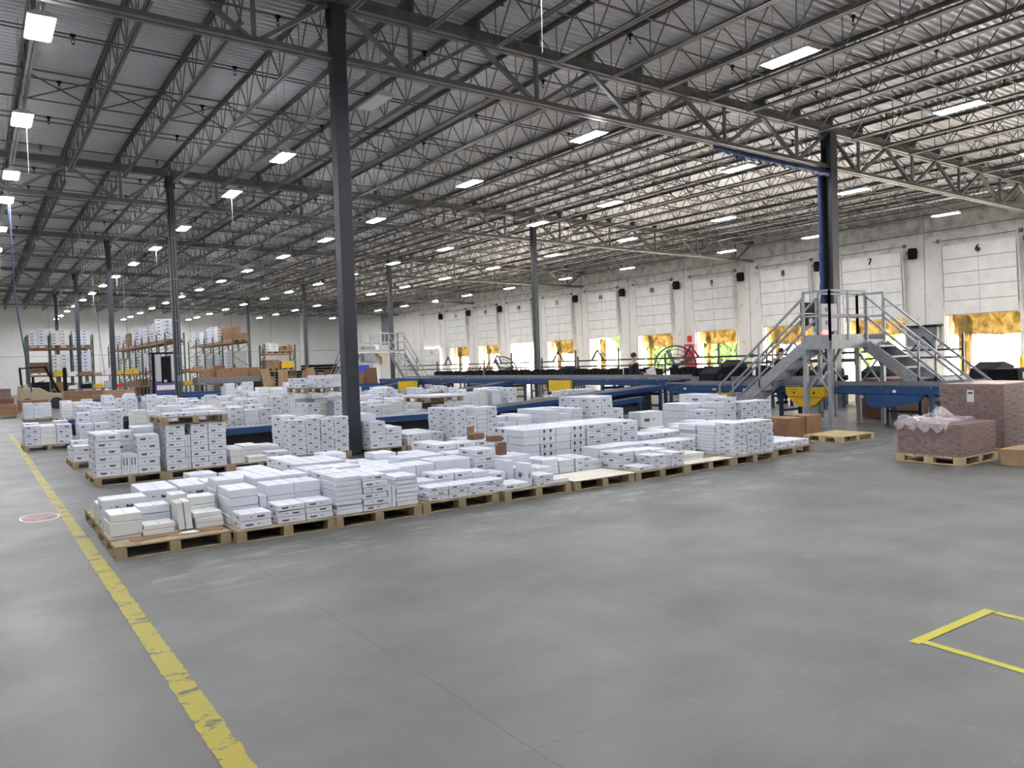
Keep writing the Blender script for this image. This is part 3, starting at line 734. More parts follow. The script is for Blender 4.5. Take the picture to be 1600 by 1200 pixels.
stack('second-rank left', 2.05, 2.34, 8.03, 8.48, [0.086]*4, 'n', on=o)
stand('between the second-rank stacks', 2.36, 2.43, 8.05, 8.36, 0.25, 'n', on=o)
stack('second-rank centre', 2.44, 2.715, 8.05, 8.42, [0.115]*3, 'n', on=o)
stack('second-rank right', 2.72, 3.00, 8.05, 8.42, [0.115]*3, 'n', on=o)
stack('rear left', 2.04, 2.34, 8.50, 8.84, [0.098]*4, 'n', on=o)
stack('rear centre', 2.42, 2.72, 8.45, 8.84, [0.095]*4, 'n', on=o)
stack('rear right', 2.725, 3.01, 8.45, 8.84, [0.095]*4, 'p', on=o)
o = A[2]
stack('front left', 3.04, 3.325, 7.70, 8.07, [0.049]*8, 'n', on=o, jit=0.008)
stack('front centre', 3.335, 3.62, 7.70, 8.07, [0.063]*6, 'p', on=o, jit=0.008)
stand('left of the narrow pair', 3.632, 3.672, 7.72, 8.02, 0.24, 'n', on=o)
stand('right of the narrow pair', 3.676, 3.72, 7.72, 8.02, 0.24, 'n', on=o)
stack('front right', 3.73, 3.99, 7.72, 8.07, [0.0465]*7, 'n', on=o, jit=0.01)
stack('second-rank left', 3.04, 3.33, 8.09, 8.46, [0.066]*6, 'p', on=o)
stack('second-rank centre', 3.34, 3.66, 8.09, 8.46, [0.062]*6, 'p', on=o)
stack('second-rank right', 3.68, 3.98, 8.09, 8.46, [0.06]*6, 'n', on=o)
stack('rear left', 3.00, 3.32, 8.48, 8.84, [0.068]*6, 'p', on=o)
stack('rear centre', 3.34, 3.66, 8.48, 8.84, [0.066]*6, 'n', on=o)
stack('rear right', 3.68, 3.98, 8.48, 8.84, [0.06]*6, 'n', on=o)
o = A[3]
for nm, xa, xb in (('front far left', 4.13, 4.395), ('front centre-left', 4.40, 4.645), ('front centre-right', 4.65, 4.895), ('front far right', 4.90, 5.14)):
    stack(nm, xa, xb, 7.74, 8.02, [0.05]*3, 'p', on=o, jit=0.009)
for nm, xa, xb, h in (('second-rank far left', 4.10, 4.39, 0.30), ('second-rank centre-left', 4.40, 4.65, 0.36), ('second-rank centre-right', 4.66, 4.90, 0.355), ('second-rank far right', 4.905, 5.14, 0.33)):
    stack(nm, xa, xb, 8.05, 8.38, even(h, 3), 'p' if '-' in nm[12:] else 'n', on=o)
for nm, xa, xb, h in (('rear far left', 4.06, 4.34, 0.44), ('rear centre-left', 4.35, 4.60, 0.44), ('rear centre-right', 4.61, 4.86, 0.46), ('rear far right', 4.87, 5.12, 0.46)):
    stack(nm, xa, xb, 8.44, 8.85, even(h, 2), 'n', on=o)
o = A[4]
stack('front left', 5.13, 5.50, 7.72, 8.05, [0.07], 'p', on=o)
stack('second-rank left', 5.12, 5.40, 8.08, 8.38, [0.085, 0.085], 'p', on=o)
stand('left of the standing pair', 5.42, 5.515, 8.07, 8.36, 0.30, 'n', on=o)
stand('right of the standing pair', 5.525, 5.59, 7.78, 8.05, 0.28, 'p', on=o)
stack('front centre', 5.62, 5.87, 7.72, 8.03, [0.043]*3, 'p', on=o)
stack('front right', 5.885, 6.12, 7.74, 8.04, [0.05], 'n', on=o)
stack('second-rank right', 5.62, 5.86, 8.08, 8.42, [0.09, 0.09], 'n', on=o)
stack('second-rank far right', 5.87, 6.12, 8.08, 8.42, [0.08, 0.08], 'n', on=o)
stack('rear left', 5.18, 5.50, 8.45, 8.84, [0.085]*5, 'p', on=o)
stack('rear right', 5.62, 6.05, 8.45, 8.84, [0.10]*3, 'n', on=o)
o = A[5]
stack('rear left', 6.44, 6.69, 8.32, 8.80, [0.09, 0.09], 'n', on=o)
stack('rear centre', 6.70, 6.98, 8.30, 8.80, [0.047]*4, 'p', on=o)
stack('rear right', 6.99, 7.20, 8.34, 8.80, [0.062]*2, 'n', on=o)
stack('rear far left', 6.16, 6.42, 8.34, 8.80, [0.10, 0.11], 'n', on=o)
o = A[6]
stack('front left', 7.28, 7.56, 7.72, 8.02, [0.06], 'p', on=o)
stack('front centre', 7.575, 7.82, 7.72, 8.05, [0.046]*4, 'p', on=o)
for i in range(3): stand('%s of the three upright ones' % ('leftmost', 'middle', 'rightmost')[i], 7.83+i*0.034, 7.86+i*0.034, 7.74, 8.02, 0.17, 'n', on=o)
stack('front right', 7.94, 8.18, 7.72, 8.05, [0.048]*4, 'p', on=o)
stack('second-rank left', 7.24, 7.56, 8.08, 8.44, [0.077]*3, 'p', on=o)
stack('second-rank centre', 7.58, 7.88, 8.08, 8.44, [0.075]*3, 'n', on=o)
stack('second-rank right', 7.90, 8.18, 8.08, 8.44, [0.07]*3, 'n', on=o)
stack('rear left', 7.24, 7.68, 8.47, 8.84, [0.13, 0.13], 'n', on=o)
stack('rear right', 7.70, 8.15, 8.47, 8.84, [0.13, 0.13], 'p', on=o)
o = A[7]
stack('middle', 8.30, 8.86, 7.98, 8.34, [0.05, 0.05], 'w', on=o, jit=0.02)
grid(o, [8.24, 8.56, 8.88, 9.16], 8.40, 0.42, 1, 0.36, 4, 'p', 5, 0.2)
o = A[8]
for j, rn in enumerate(('front', 'middle', 'back')):
    for i, cn in enumerate(('left', 'centre', 'right')):
        stack('%s %s' % (rn, cn), 9.29+i*0.315, 9.59+i*0.315, 7.78+j*0.37, 8.13+j*0.37, [0.0497]*(10 if j == 0 else 9), 'p' if j == 0 else 'n', on=o, jit=0.013)
o = A[9]
for i, (cn, nn) in enumerate((('left', 2), ('centre', 2), ('right', 2))):
    stack('front %s' % cn, 10.36+i*0.325, 10.67+i*0.325, 7.92, 8.32, [0.05]*nn, 'p', on=o)
stack('back left', 10.36, 10.66, 8.36, 8.72, [0.06]*3, 'n', on=o); stack('back centre', 10.68, 11.0, 8.36, 8.72, [0.06]*3, 'n', on=o); stack('back right', 11.02, 11.3, 8.36, 8.72, [0.05]*2, 'n', on=o)
# --- second row, close behind the first
Bn = ['row-two pallet behind the nearest', 'row-two pallet behind the second', 'row-two pallet behind the third', 'row-two pallet behind the fourth', 'row-two pallet behind the fifth',
      'row-two pallet with side-printed block', 'row-two pallet with strapped block', 'row-two pallet behind the eighth', 'row-two pallet behind the tall stacks']
BX = [1.00, 2.04, 3.06, 4.1, 5.15, 6.36, 7.52, 8.62, 9.66]
for i, x in enumerate(BX):
    pallet(x, 9.02, 'wooden pallet in the second row, right behind front-row pallet %s' % ('one', 'two', 'three', 'four', 'five', 'six', 'seven', 'eight', 'nine')[i], far=i > 0)
o = Bn[0]
stack('front left', 1.02, 1.40, 9.06, 9.5, [0.19], 'w', on=o); stack('front centre', 1.42, 1.785, 9.08, 9.78, [0.145, 0.145], 'p', on=o); stack('front right', 1.80, 2.12, 9.06, 9.7, [0.15, 0.15], 'p', on=o)
grid(Bn[1], [2.06, 2.38, 2.70, 3.02], 9.06, 0.36, 3, 0.43, 4, 'n', 11, 0.3)
grid(Bn[2], [3.08, 3.40, 3.72, 4.04], 9.06, 0.36, 3, 0.52, 5, 'p', 12, 0.3)
grid(Bn[3], [4.12, 4.44, 4.76, 5.08], 9.06, 0.36, 3, 0.46, 4, 'n', 13, 0.3)
grid(Bn[4], [5.17, 5.50, 5.82, 6.14], 9.06, 0.36, 3, 0.54, 5, 'p', 14, 0.4)
grid(Bn[5], [6.37, 6.66, 6.94, 7.22, 7.50], 9.05, 0.40, 2, 0.665, 5, 'v', 15, 0.0)
grid(Bn[6], [7.53, 7.88, 8.22, 8.57], 9.05, 0.40, 2, 0.665, 7, 'p', 16, 0.0)
grid(Bn[7], [8.64, 8.97, 9.30, 9.62], 9.05, 0.36, 3, 0.42, 4, 'p', 17, 0.3)
grid(Bn[8], [9.68, 10.0, 10.32, 10.64], 9.05, 0.36, 3, 0.50, 5, 'n', 18, 0.3)
# boxes behind the ninth pallet
pallet(11.35, 10.2, 'wooden pallet under heaped cartons left of the open brown cartons', far=True); pallet(12.55, 10.3, 'wooden pallet under cartons beside the crossover stair foot', far=True)
o = 'heaped pallet by the crossover stair'
stack('front far left', 11.37, 11.72, 10.22, 10.6, even(0.60, 4), 'p', on=o); stack('front centre left', 11.74, 12.0, 10.22, 10.6, even(0.72, 5), 'n', on=o)
stack('front centre right', 12.02, 12.32, 10.22, 10.6, even(0.80, 5), 'p', on=o); stack('back left', 11.4, 11.85, 10.65, 11.3, even(0.70, 4), 'n', on=o); stack('back right', 11.87, 12.3, 10.65, 11.3, even(0.86, 4), 'p', on=o)
o = 'carton pallet nearest the crossover stair'
grid(o, [12.58, 12.92, 13.24, 13.52], 10.32, 0.38, 2, 0.68, 6, 'p', 19, 0.35)
stack('back lone', 12.7, 13.1, 11.12, 11.45, even(0.78, 4), 'n', on=o)
# --- third row around the near column
C = ['left pallet of row three', 'double-decked pallet of row three', 'low-stacked pallet of row three', 'tall block left of near column', 'short block right of near column',
     'low triple-stack pallet of row three', 'tall uneven block of row three', 'row-three pallet right of the uneven block', 'row-three pallet before the conveyor', 'right-end block of row three']
CX = [1.43, 2.42, 3.40, 4.50, 5.97, 6.72, 7.62, 8.70, 9.78, 10.95]; CY = [13.08, 13.10, 13.12, 13.5, 13.35, 13.35, 13.05, 13.0, 13.0, 13.0]
CL = ['wooden pallet under big square cartons, left end of the third row', 'wooden pallet under the tall printed block that carries another pallet', 'wooden pallet under low pale cartons in the third row',
      'pallet under the tall printed block left of the near column', 'pallet under the short block just right of the near column', 'pallet under three low pale stacks in the third row',
      'pallet under the tall uneven block in the third row', 'third-row pallet right of the uneven block', 'third-row pallet in front of the rising conveyor', 'third-row pallet at the right end, before the blue conveyor leg']
for i in range(10):
    if i == 4: pallet(CX[i], CY[i], CL[i], w=0.72)
    elif i == 3: pallet(CX[i], CY[i], CL[i], w=1.16, d=1.1)
    elif i == 5: pallet(CX[i], CY[i], CL[i], w=0.88)
    else: pallet(CX[i], CY[i], CL[i], far=i > 3)
o = C[0]
stack('front left', 1.47, 1.81, 13.18, 13.62, [0.107]*6, 'p', on=o); stand('in the front gap, left', 1.815, 1.925, 13.18, 13.6, 0.31, 'v', on=o); stand('in the front gap, right', 1.93, 2.035, 13.18, 13.6, 0.31, 'v', on=o)
stack('front right', 2.045, 2.36, 13.18, 13.62, [0.117]*5, 'p', on=o)
stack('back left', 1.47, 1.80, 13.65, 14.1, [0.107]*6, 'p', on=o); stack('back centre', 1.82, 2.05, 13.65, 14.1, [0.16]*4, 'p', on=o); stack('back right', 2.07, 2.37, 13.65, 14.1, [0.115]*6, 'n', on=o)
o = C[1]
stack('front far left', 2.45, 2.73, 13.16, 13.5, [0.0895]*8, 'p', on=o)
for i in range(2):
    for j in range(3): stand('%s row, %s of the narrow gap column' % (('lower', 'middle', 'upper')[j], ('left', 'right')[i]), 2.735+i*0.04, 2.773+i*0.04, 13.18, 13.5, 0.18, 'n', on=o, z=PZ+0.181*j)
stack('front centre', 2.82, 3.08, 13.16, 13.5, [0.0895]*8, 'p', on=o); stack('front right', 3.085, 3.36, 13.16, 13.5, [0.0895]*8, 'p', on=o)
grid(o, [2.45, 2.76, 3.07, 3.37], 13.53, 0.34, 2, 0.831, 8, 'p', 22, 0.0)
for c_ in CART[-48:]: c_['lab'] = c_['lab'].replace(' front ', ' middle ')
pallet(2.40, 13.14, 'wooden pallet lying on top of the tall printed carton block', w=1.0, d=1.1, z=0.832)
o = 'raised pallet of row three'
zt_ = 0.832+PZ
stack('front far left', 2.44, 2.66, 13.2, 13.5, [0.06], 'p', zt_, on=o); stack('front centre left', 2.67, 2.9, 13.2, 13.5, [0.06], 'p', zt_, on=o); stack('front centre right', 2.91, 3.12, 13.2, 13.5, [0.06], 'n', zt_, on=o); stack('front far right', 3.13, 3.36, 13.2, 13.5, [0.055], 'n', zt_, on=o)
stack('back left', 2.46, 2.76, 13.6, 14.0, [0.085, 0.085], 'n', zt_, on=o); stack('back right', 2.8, 3.3, 13.6, 14.0, [0.1], 'n', zt_, on=o)
o = C[2]
stack('front left', 3.44, 3.67, 13.22, 13.55, [0.12, 0.12], 'w', on=o); stack('front centre', 3.70, 4.0, 13.16, 13.46, [0.05, 0.05], 'w', on=o); stack('front right', 4.02, 4.37, 13.16, 13.48, [0.05]*3, 'p', on=o)
stack('back left', 3.44, 3.74, 13.6, 14.2, even(0.34, 3), 'w', on=o); stack('back centre', 3.76, 4.05, 13.6, 14.2, even(0.36, 3), 'w', on=o); stack('back right', 4.07, 4.37, 13.6, 14.2, even(0.33, 3), 'w', on=o)
o = C[3]
for i, (xa, xb) in enumerate(((4.53, 4.83), (4.84, 5.10), (5.11, 5.36), (5.37, 5.64))):
    stack('front %s' % COLN[4][i], xa, xb, 13.55, 13.9, even((0.74, 0.76, 0.72, 0.75)[i], 8), 'p', on=o)
    stack('back %s' % COLN[4][i], xa, xb, 13.93, 14.5, even((0.80, 0.74, 0.76, 0.70)[i], 6), 'p', on=o)
o = C[4]
stack('front left', 6.00, 6.31, 13.42, 13.8, [0.125]*4, 'p', on=o); stack('front right', 6.32, 6.64, 13.42, 13.8, [0.125]*3, 'p', on=o); stack('back left', 6.0, 6.31, 13.83, 14.4, even(0.74, 5), 'n', on=o); stack('back right', 6.32, 6.64, 13.83, 14.4, even(0.50, 3), 'n', on=o)
grid(C[5], [6.75, 7.02, 7.29, 7.55], 13.42, 0.36, 3, 0.325, 3, 'p', 23, 0.0)
grid(C[6], [7.65, 7.89, 8.12, 8.36, 8.60], 13.1, 0.37, 3, 0.76, 8, 'p', 24, 0.45)
grid(C[7], [8.72, 9.04, 9.36, 9.68], 13.05, 0.36, 3, 0.52, 4, 'n', 25, 0.5)
grid(C[8], [9.82, 10.14, 10.46, 10.76], 13.05, 0.36, 3, 0.60, 5, 'n', 26, 0.5)
grid(C[9], [10.98, 11.30, 11.62, 11.94], 13.05, 0.36, 3, 0.80, 5, 'p', 27, 0.2)
# intermediate low cartons behind rows two and three on the right
pallet(11.9, 12.0, 'pale empty-fronted pallet carrying one big printed carton', far=True)
stack('rear', 11.95, 12.6, 12.5, 12.9, [0.32], 'p', on='pallet before the blue conveyor leg')
# --- rows between the conveyors
def heap(on, x, y, top, seed, cols=3, w=1.0, style='p', z=PZ, lab=None, pal=True, rows=3):
    r = random.Random(seed)
    if pal: pallet(x, y, lab or ('wooden pallet under white cartons, %s' % on), far=True, group='pallets between the conveyors')
    dw = (w-0.06)/cols; names = ['front', 'middle', 'back']
    for j in range(rows):
        for i in range(cols):
            tp = top*r.uniform(0.72, 1.0); hh = r.choice([0.07, 0.09, 0.11, 0.14]); n = max(1, min(11, int((tp-z)/hh+0.25)))
            if r.random() < 0.08: continue
            stack('%s %s' % (names[j], COLN[cols][i]), x+0.03+i*dw, x+0.03+(i+1)*dw-0.008, y+0.05+j*0.37, y+0.05+j*0.37+0.36, [hh]*n, r.choice('pppnnw'), z, on=on)
def rowheap(y, name, lst):
    for k, (x, top, cols) in enumerate(lst): heap('%s pallet, %s' % (nth(k+1), name), x, y, top, int(y*100)+k, cols)
heap('low dark pallet left of row three', 1.40, 15.84, 0.50, 401, 3, 0.95)
rowheap(16.6, 'row behind near conveyor', [(3.2, 1.0, 3), (4.3, 0.95, 3), (5.95, 1.05, 3), (7.1, 0.95, 3), (8.9, 0.68, 3), (13.2, 0.95, 3)])
rowheap(20.5, 'row before second conveyor', [(0.88, 0.66, 3), (1.95, 0.82, 3), (3.1, 0.85, 3), (4.2, 1.0, 3), (5.3, 1.0, 3), (6.4, 1.2, 3), (7.5, 1.3, 3), (8.7, 0.9, 3), (9.9, 0.8, 3), (12.2, 0.9, 3), (13.3, 0.95, 3)])
rowheap(23.9, 'row behind second conveyor', [(2.3, 0.95, 3), (4.5, 1.0, 3), (5.6, 1.1, 3), (6.9, 1.2, 3), (8.2, 1.3, 3), (9.5, 1.2, 3), (11, 0.9, 3), (12.6, 0.9, 3)])
rowheap(27.6, 'row before third conveyor', [(2.2, 0.9, 3), (3.4, 1.0, 3), (4.6, 1.0, 3), (7.1, 1.3, 3), (8.4, 1.1, 3), (9.8, 1.4, 3), (11.1, 1.35, 3), (12.4, 0.9, 3)])
heap('lone far pallet by the left aisle', 1.5, 34.0, 0.75, 402)
# raised second-tier pallets
for (x, y, z, top, lab) in ((5.95, 16.62, 1.09, 1.50, 'pallet resting on white cartons left of the near column'),):
    pallet(x, y, lab, z=z, far=True); heap('upper-deck %s' % ('left' if x < 7 else 'right'), x, y, top, int(x*10), 3, z=z+PZ, pal=False)
pallet(8.93, 16.62, 'flat pallet of thin boards raised on cartons before the conveyor', z=0.72, far=True)
stack('flat', 8.95, 9.89, 16.66, 17.7, [0.05], 'n', 0.72+PZ, on='raised pallet before the conveyor')

# ---- choose the 300 cartons that show largest, build them one by one; the rest is one object
def P2(v):
    d = Vector(v)-Vector((0, 0, CAMZ)); z = d.dot(_F2)
    return (800+FPX*d.dot(_R3)/z, 600-FPX*d.dot(_U3)/z)
tv = []; tf = []; own = []
def addb(x0, y0, z0, x1, y1, z1, idx):
    n = len(tv); tv.extend([(x0,y0,z0),(x1,y0,z0),(x1,y1,z0),(x0,y1,z0),(x0,y0,z1),(x1,y0,z1),(x1,y1,z1),(x0,y1,z1)])
    for f in ((0,3,2,1),(4,5,6,7),(0,1,5,4),(1,2,6,5),(2,3,7,6),(3,0,4,7)): tf.append(tuple(n+i for i in f)); own.append(idx)
for i, c in enumerate(CART): addb(c['x0'], c['y0'], c['z'], c['x1'], c['y1'], c['z']+c['h'], i)
for bl in BLOCKERS: addb(*bl, -1)
addb(X0-0.11, Y0-0.11, 0, X0+0.11, Y0+0.11, 8, -1)
bvh = BVHTree.FromPolygons(tv, tf); eye = Vector((0, 0, CAMZ))
for i, c in enumerate(CART):
    x0, x1, y0, y1, z0, z1 = c['x0'], c['x1'], c['y0'], c['y1'], c['z'], c['z']+c['h']; vis = 0.0
    for face in (0, 1, 2):
        if face == 2 and z1 > CAMZ: continue
        g = [(a, bq) for a in (0.06, 0.35, 0.65, 0.94) for bq in (0.15, 0.5, 0.85)]; hit = 0
        for a, bq in g:
            p = Vector((x0+(x1-x0)*a, y0, z0+(z1-z0)*bq)) if face == 0 else (Vector((x0, y0+(y1-y0)*a, z0+(z1-z0)*bq)) if face == 1 else Vector((x0+(x1-x0)*a, y0+(y1-y0)*bq, z1)))
            d = p-eye; L_ = d.length; r = bvh.ray_cast(eye, d.normalized(), L_+0.05)
            if r[0] is not None and own[r[2]] == i: hit += 1
        dist = (Vector((x0, y0, z0))-eye); D = dist.length
        ar = (x1-x0)*(z1-z0)*abs(dist.y)/D if face == 0 else ((y1-y0)*(z1-z0)*abs(dist.x)/D if face == 1 else (x1-x0)*(y1-y0)*abs(CAMZ-z1)/D)
        vis += ar*(FPX/D)**2*hit/len(g)
    px, py = P2((x0, y0, z1)); px2, _ = P2((x1, y0, z1))
    if px2 < 0 or px > 1600: vis = 0
    c['vis'] = vis
CM = {}
def carton_mesh(w, d, h, st, fl):
    key = (round(w, 2), round(d, 2), round(h, 3), st, fl)
    if key in CM: return CM[key]
    w, d = w-0.004, d-0.004
    e = min(0.005, h*0.09); b = MB()
    # chamfered box: the lower edge is coloured dark as the shade between cartons
    def ring(z, i): return [(-w/2+i, -d/2+i, z), (w/2-i, -d/2+i, z), (w/2-i, d/2-i, z), (-w/2+i, d/2-i, z)]
    vs = ring(0.0, e) + ring(e, 0) + ring(h-e-0.001, 0) + ring(h-0.001, e)
    fs = [(0,3,2,1), (12,13,14,15)]; mi = [2, 0]
    b.add(vs, [(0,3,2,1)], 2); b.add(vs, [(12,13,14,15)], 0)
    for k in range(3):
        b.add(vs, [(k*4+i, k*4+(i+1) % 4, k*4+4+(i+1) % 4, k*4+4+i) for i in range(4)], 2 if k == 0 else 0)
    # parcel tape seam over the lid
    b.box(-0.0015, -d/2, h-0.0012, 0.0015, d/2, h-0.0004, 2)
    def marks(face):
        L = w if face == 'f' else d
        def rect(u0, u1, v0, v1, m, sk=0.0):
            t = 0.0006
            if face == 'f': q = [(-w/2+u0*w, -d/2-t, v0*h), (-w/2+u1*w, -d/2-t, v0*h), (-w/2+u1*w, -d/2-t, v1*h+sk*h), (-w/2+u0*w, -d/2-t, v1*h)]
            else: q = [(-w/2-t, d/2-u0*d, v0*h), (-w/2-t, d/2-u1*d, v0*h), (-w/2-t, d/2-u1*d, v1*h+sk*h), (-w/2-t, d/2-u0*d, v1*h)]
            b.add(q, [(0,1,2,3)], m)
        if st == 'v':   # tall sideways marks
            for u in (0.2, 0.62):
                rect(u, u+0.10, 0.45, 0.85, 1); rect(u+0.02, u+0.14, 0.50, 0.58, 1); rect(u+0.11, u+0.15, 0.58, 0.82, 1); rect(u+0.02, u+0.06, 0.22, 0.36, 1)
            return
        o = 0.54 if fl else 0.15; hh = 0.26 if h < 0.12 else 0.18; v0 = 0.40
        if face == 's': o = 0.55 if fl else 0.25
        m2 = 3 if st == 'r' else 1
        x = o
        for wd, tall in ((0.05, 1), (0.04, 0.7), (0.035, 1), (0.05, 0.8), (0.04, 1)):
            rect(x, x+wd, v0, v0+hh*tall, 1); x += wd+0.006
        rect(o+0.01, o+0.22, v0-0.05, v0+0.01 if st != 'r' else v0+0.05, m2, 0.03)
        o2 = 0.30 if fl else 0.55
        rect(o2, o2+0.035, v0+0.03, v0+hh*0.8, 1); rect(o2+0.05, o2+0.075, v0+0.08, v0+hh*0.8, 1)
        if face == 'f': rect(o2+0.12 if not fl else o2-0.12, (o2+0.12 if not fl else o2-0.12)+0.02, v0+0.05, v0+hh*0.6, 1)
    if st in 'prv': marks('f'); marks('s')
    me = b.mesh('white_carton', [M['carton_warm'] if st == 'w' else M['carton'], M['print'], M['seam'], M['redprint']])
    CM[key] = me; return me
order = sorted(range(len(CART)), key=lambda i: -CART[i]['vis'])
solo = set(i for i in order[:300] if CART[i]['vis'] > 0)
rest = MB()
seen = {}
NUMW = ['', 'two', 'three', 'four', 'five', 'six']
for i, c in enumerate(CART):
    w, d, h = c['x1']-c['x0'], c['y1']-c['y0'], c['h']; me = carton_mesh(w, d, h, c['st'], c['fl'])
    loc = Vector(((c['x0']+c['x1'])/2+c['jx'], (c['y0']+c['y1'])/2+c['jy'], c['z']+0.0005))
    if i in solo:
        o = bpy.data.objects.new('white_carton', me); COL.objects.link(o); o.location = loc; o.rotation_euler = (0, c['ry'], c['rz'])
        if c['ry']: o.location.z += 0.004+abs(math.sin(c['ry']))*w*0.5; o.location.x -= c['ry']*0
        lab = c['lab']
        if lab in seen: lab = lab.replace('white carton', 'white carton (the narrower)')
        seen[lab] = 1
        tag(o, lab, 'carton', 'white cartons stacked on pallets')
    else:
        mw = Matrix.Translation(loc) @ Euler((0, c['ry'], c['rz'])).to_matrix().to_4x4()
        n = len(rest.v); rest.v += [tuple(mw @ v.co) for v in me.vertices]
        for p in me.polygons: rest.f.append(tuple(n+q for q in p.vertices)); rest.m.append(p.material_index + (10 if c['st'] == 'w' else 0)); rest.sm.append(False)
rest.m = [(4 if q == 10 else q-10 if q > 10 else q) for q in rest.m]
o = rest.build('white_cartons', [M['carton'], M['print'], M['seam'], M['redprint'], M['carton_warm']])
tag(o, 'mass of more distant white cartons stacked on the pallets between the conveyors', 'carton', 'white cartons stacked on pallets', 'stuff')
print('CARTONS', len(CART), 'solo', len(solo), 'min vis', CART[order[299]]['vis'])

# ------------------------------------------------------------------ loose cardboard
def blobsheet(name, pts, z, th, m, label, cat='cardboard', loc=(0, 0, 0)):
    b = MB(); b.prism([(x, y) for x, y in pts], z, z+th, 'z'); o = b.build(name, m); o.location = loc
    return tag(o, label, cat)
blobsheet('cardboard_sheet', [(1.13, 7.90), (1.24, 7.86), (1.31, 7.93), (1.42, 7.92), (1.58, 8.0), (1.57, 8.06), (1.30, 8.06), (1.13, 8.06)], 0.1165, 0.004, M['kraft'], 'torn brown cardboard along the front edge of the nearest pallet')
blobsheet('cardboard_sheet', [(1.75, 7.93), (1.93, 7.85), (1.97, 7.92), (1.98, 8.06), (1.74, 8.06)], 0.1165, 0.004, M['kraft'], 'small brown cardboard scrap at the right front of the nearest pallet')
blobsheet('paper_sheet', [(1.55, 7.93), (1.66, 7.86), (1.73, 7.90), (1.70, 8.02), (1.60, 8.0)], 0.121, 0.002, M['white'], 'crumpled white paper scrap on the front edge of the nearest pallet', 'paper')
blobsheet('slip_sheet', [(6.15, 7.65), (7.17, 7.65), (7.17, 8.28), (6.15, 8.28)], 0.116, 0.006, M['board'], 'bare pale sheet covering the front of the sixth front-row pallet', 'sheet')
blobsheet('slip_sheet', [(8.21, 7.69), (9.19, 7.69), (9.19, 7.97), (8.21, 7.97)], 0.116, 0.006, M['board'], 'bare pale sheet on the pallet left of the tall white stacks', 'sheet')
blobsheet('slip_sheet', [(11.88, 12.0), (12.88, 12.0), (12.88, 12.45), (11.88, 12.45)], 0.116, 0.006, M['board'], 'bare pale sheet on the pallet before the blue conveyor leg', 'sheet')
def kbox(x0, y0, z0, w, d, h, label, m='kraft', rz=0.0, open_=False, group=None, name='cardboard_box', cat='box'):
    t = thing(name, (x0+w/2, y0+d/2, z0), label, cat, group, rz); b = MB(); b.box(-w/2, -d/2, 0.001, w/2, d/2, h)
    bevel(b.build('carton_body', M[m], t), 0.006)
    b = MB(); b.box(-w/2, -0.025, h, w/2, 0.025, h+0.0012); b.box(-w/2-0.001, -0.025, h*0.8, -w/2, 0.025, h); b.build('packing_tape', M['kraft2'], t)
    if open_:
        b = MB(); b.add([(-w/2, -d/2, h), (w/2, -d/2, h), (w/2, -d/2-0.05, h+0.13), (-w/2, -d/2-0.05, h+0.13), (-w/2, -d/2+0.003, h), (w/2, -d/2+0.003, h), (w/2, -d/2-0.047, h+0.13), (-w/2, -d/2-0.047, h+0.13)], [(0,1,2,3),(7,6,5,4),(0,4,5,1),(2,6,7,3),(0,3,7,4),(1,5,6,2)])
        b.build('flap', M[m], t)
    return t
zt5 = PZ+0.425+0.001
kbox(5.24, 8.46, zt5, 0.11, 0.2, 0.0, 'x') if False else None
def pile_box(x, y, z, w, d, h, label, m='kraft3', rz=0): return kbox(x, y, z, w, d, h, label, m, rz)
pile_box(5.87, 9.10, 0.54, 0.17, 0.16, 0.085, 'small brown carton lying on the white cartons, left of the brown pair')
pile_box(6.22, 8.90+0.14, 0.665 if False else 0.545, 0.20, 0.16, 0.08, 'small dark brown carton on white cartons, right of the upright brown flap', rz=0.2) if False else None
pile_box(5.66, 8.60, PZ+0.30, 0.12, 0.10, 0.17, 'narrow brown carton stood upright above the fifth front-row pallet')
pile_box(5.84, 9.55, 0.54, 0.20, 0.16, 0.09, 'brown carton at the rear edge of the white cartons by the printed block')
b = MB(); b.box(-0.06, 0, 0, 0.06, 0.006, 0.16); o = b.build('cardboard_flap', M['kraft']); o.location = (6.05, 9.95, 0.54); tag(o, 'upright brown cardboard flap sticking up between white cartons', 'cardboard')
kbox(12.30, 9.02, 0.0, 0.48, 0.55, 0.42, 'large brown cardboard box standing behind the low front-row cartons', 'kraft')
kbox(12.79, 8.98, 0.0, 0.46, 0.52, 0.44, 'brown cardboard box beside the larger one, left of the platform leg', 'kraft')
kbox(13.9, 11.2, 0.0, 0.3, 0.25, 0.22, 'small dark brown box on the floor under the yellow guard', 'kraft3')
pallet(12.60, 8.15, 'empty new-looking wooden pallet right of the brown boxes', w=1.02, d=0.78, m='wood_new')

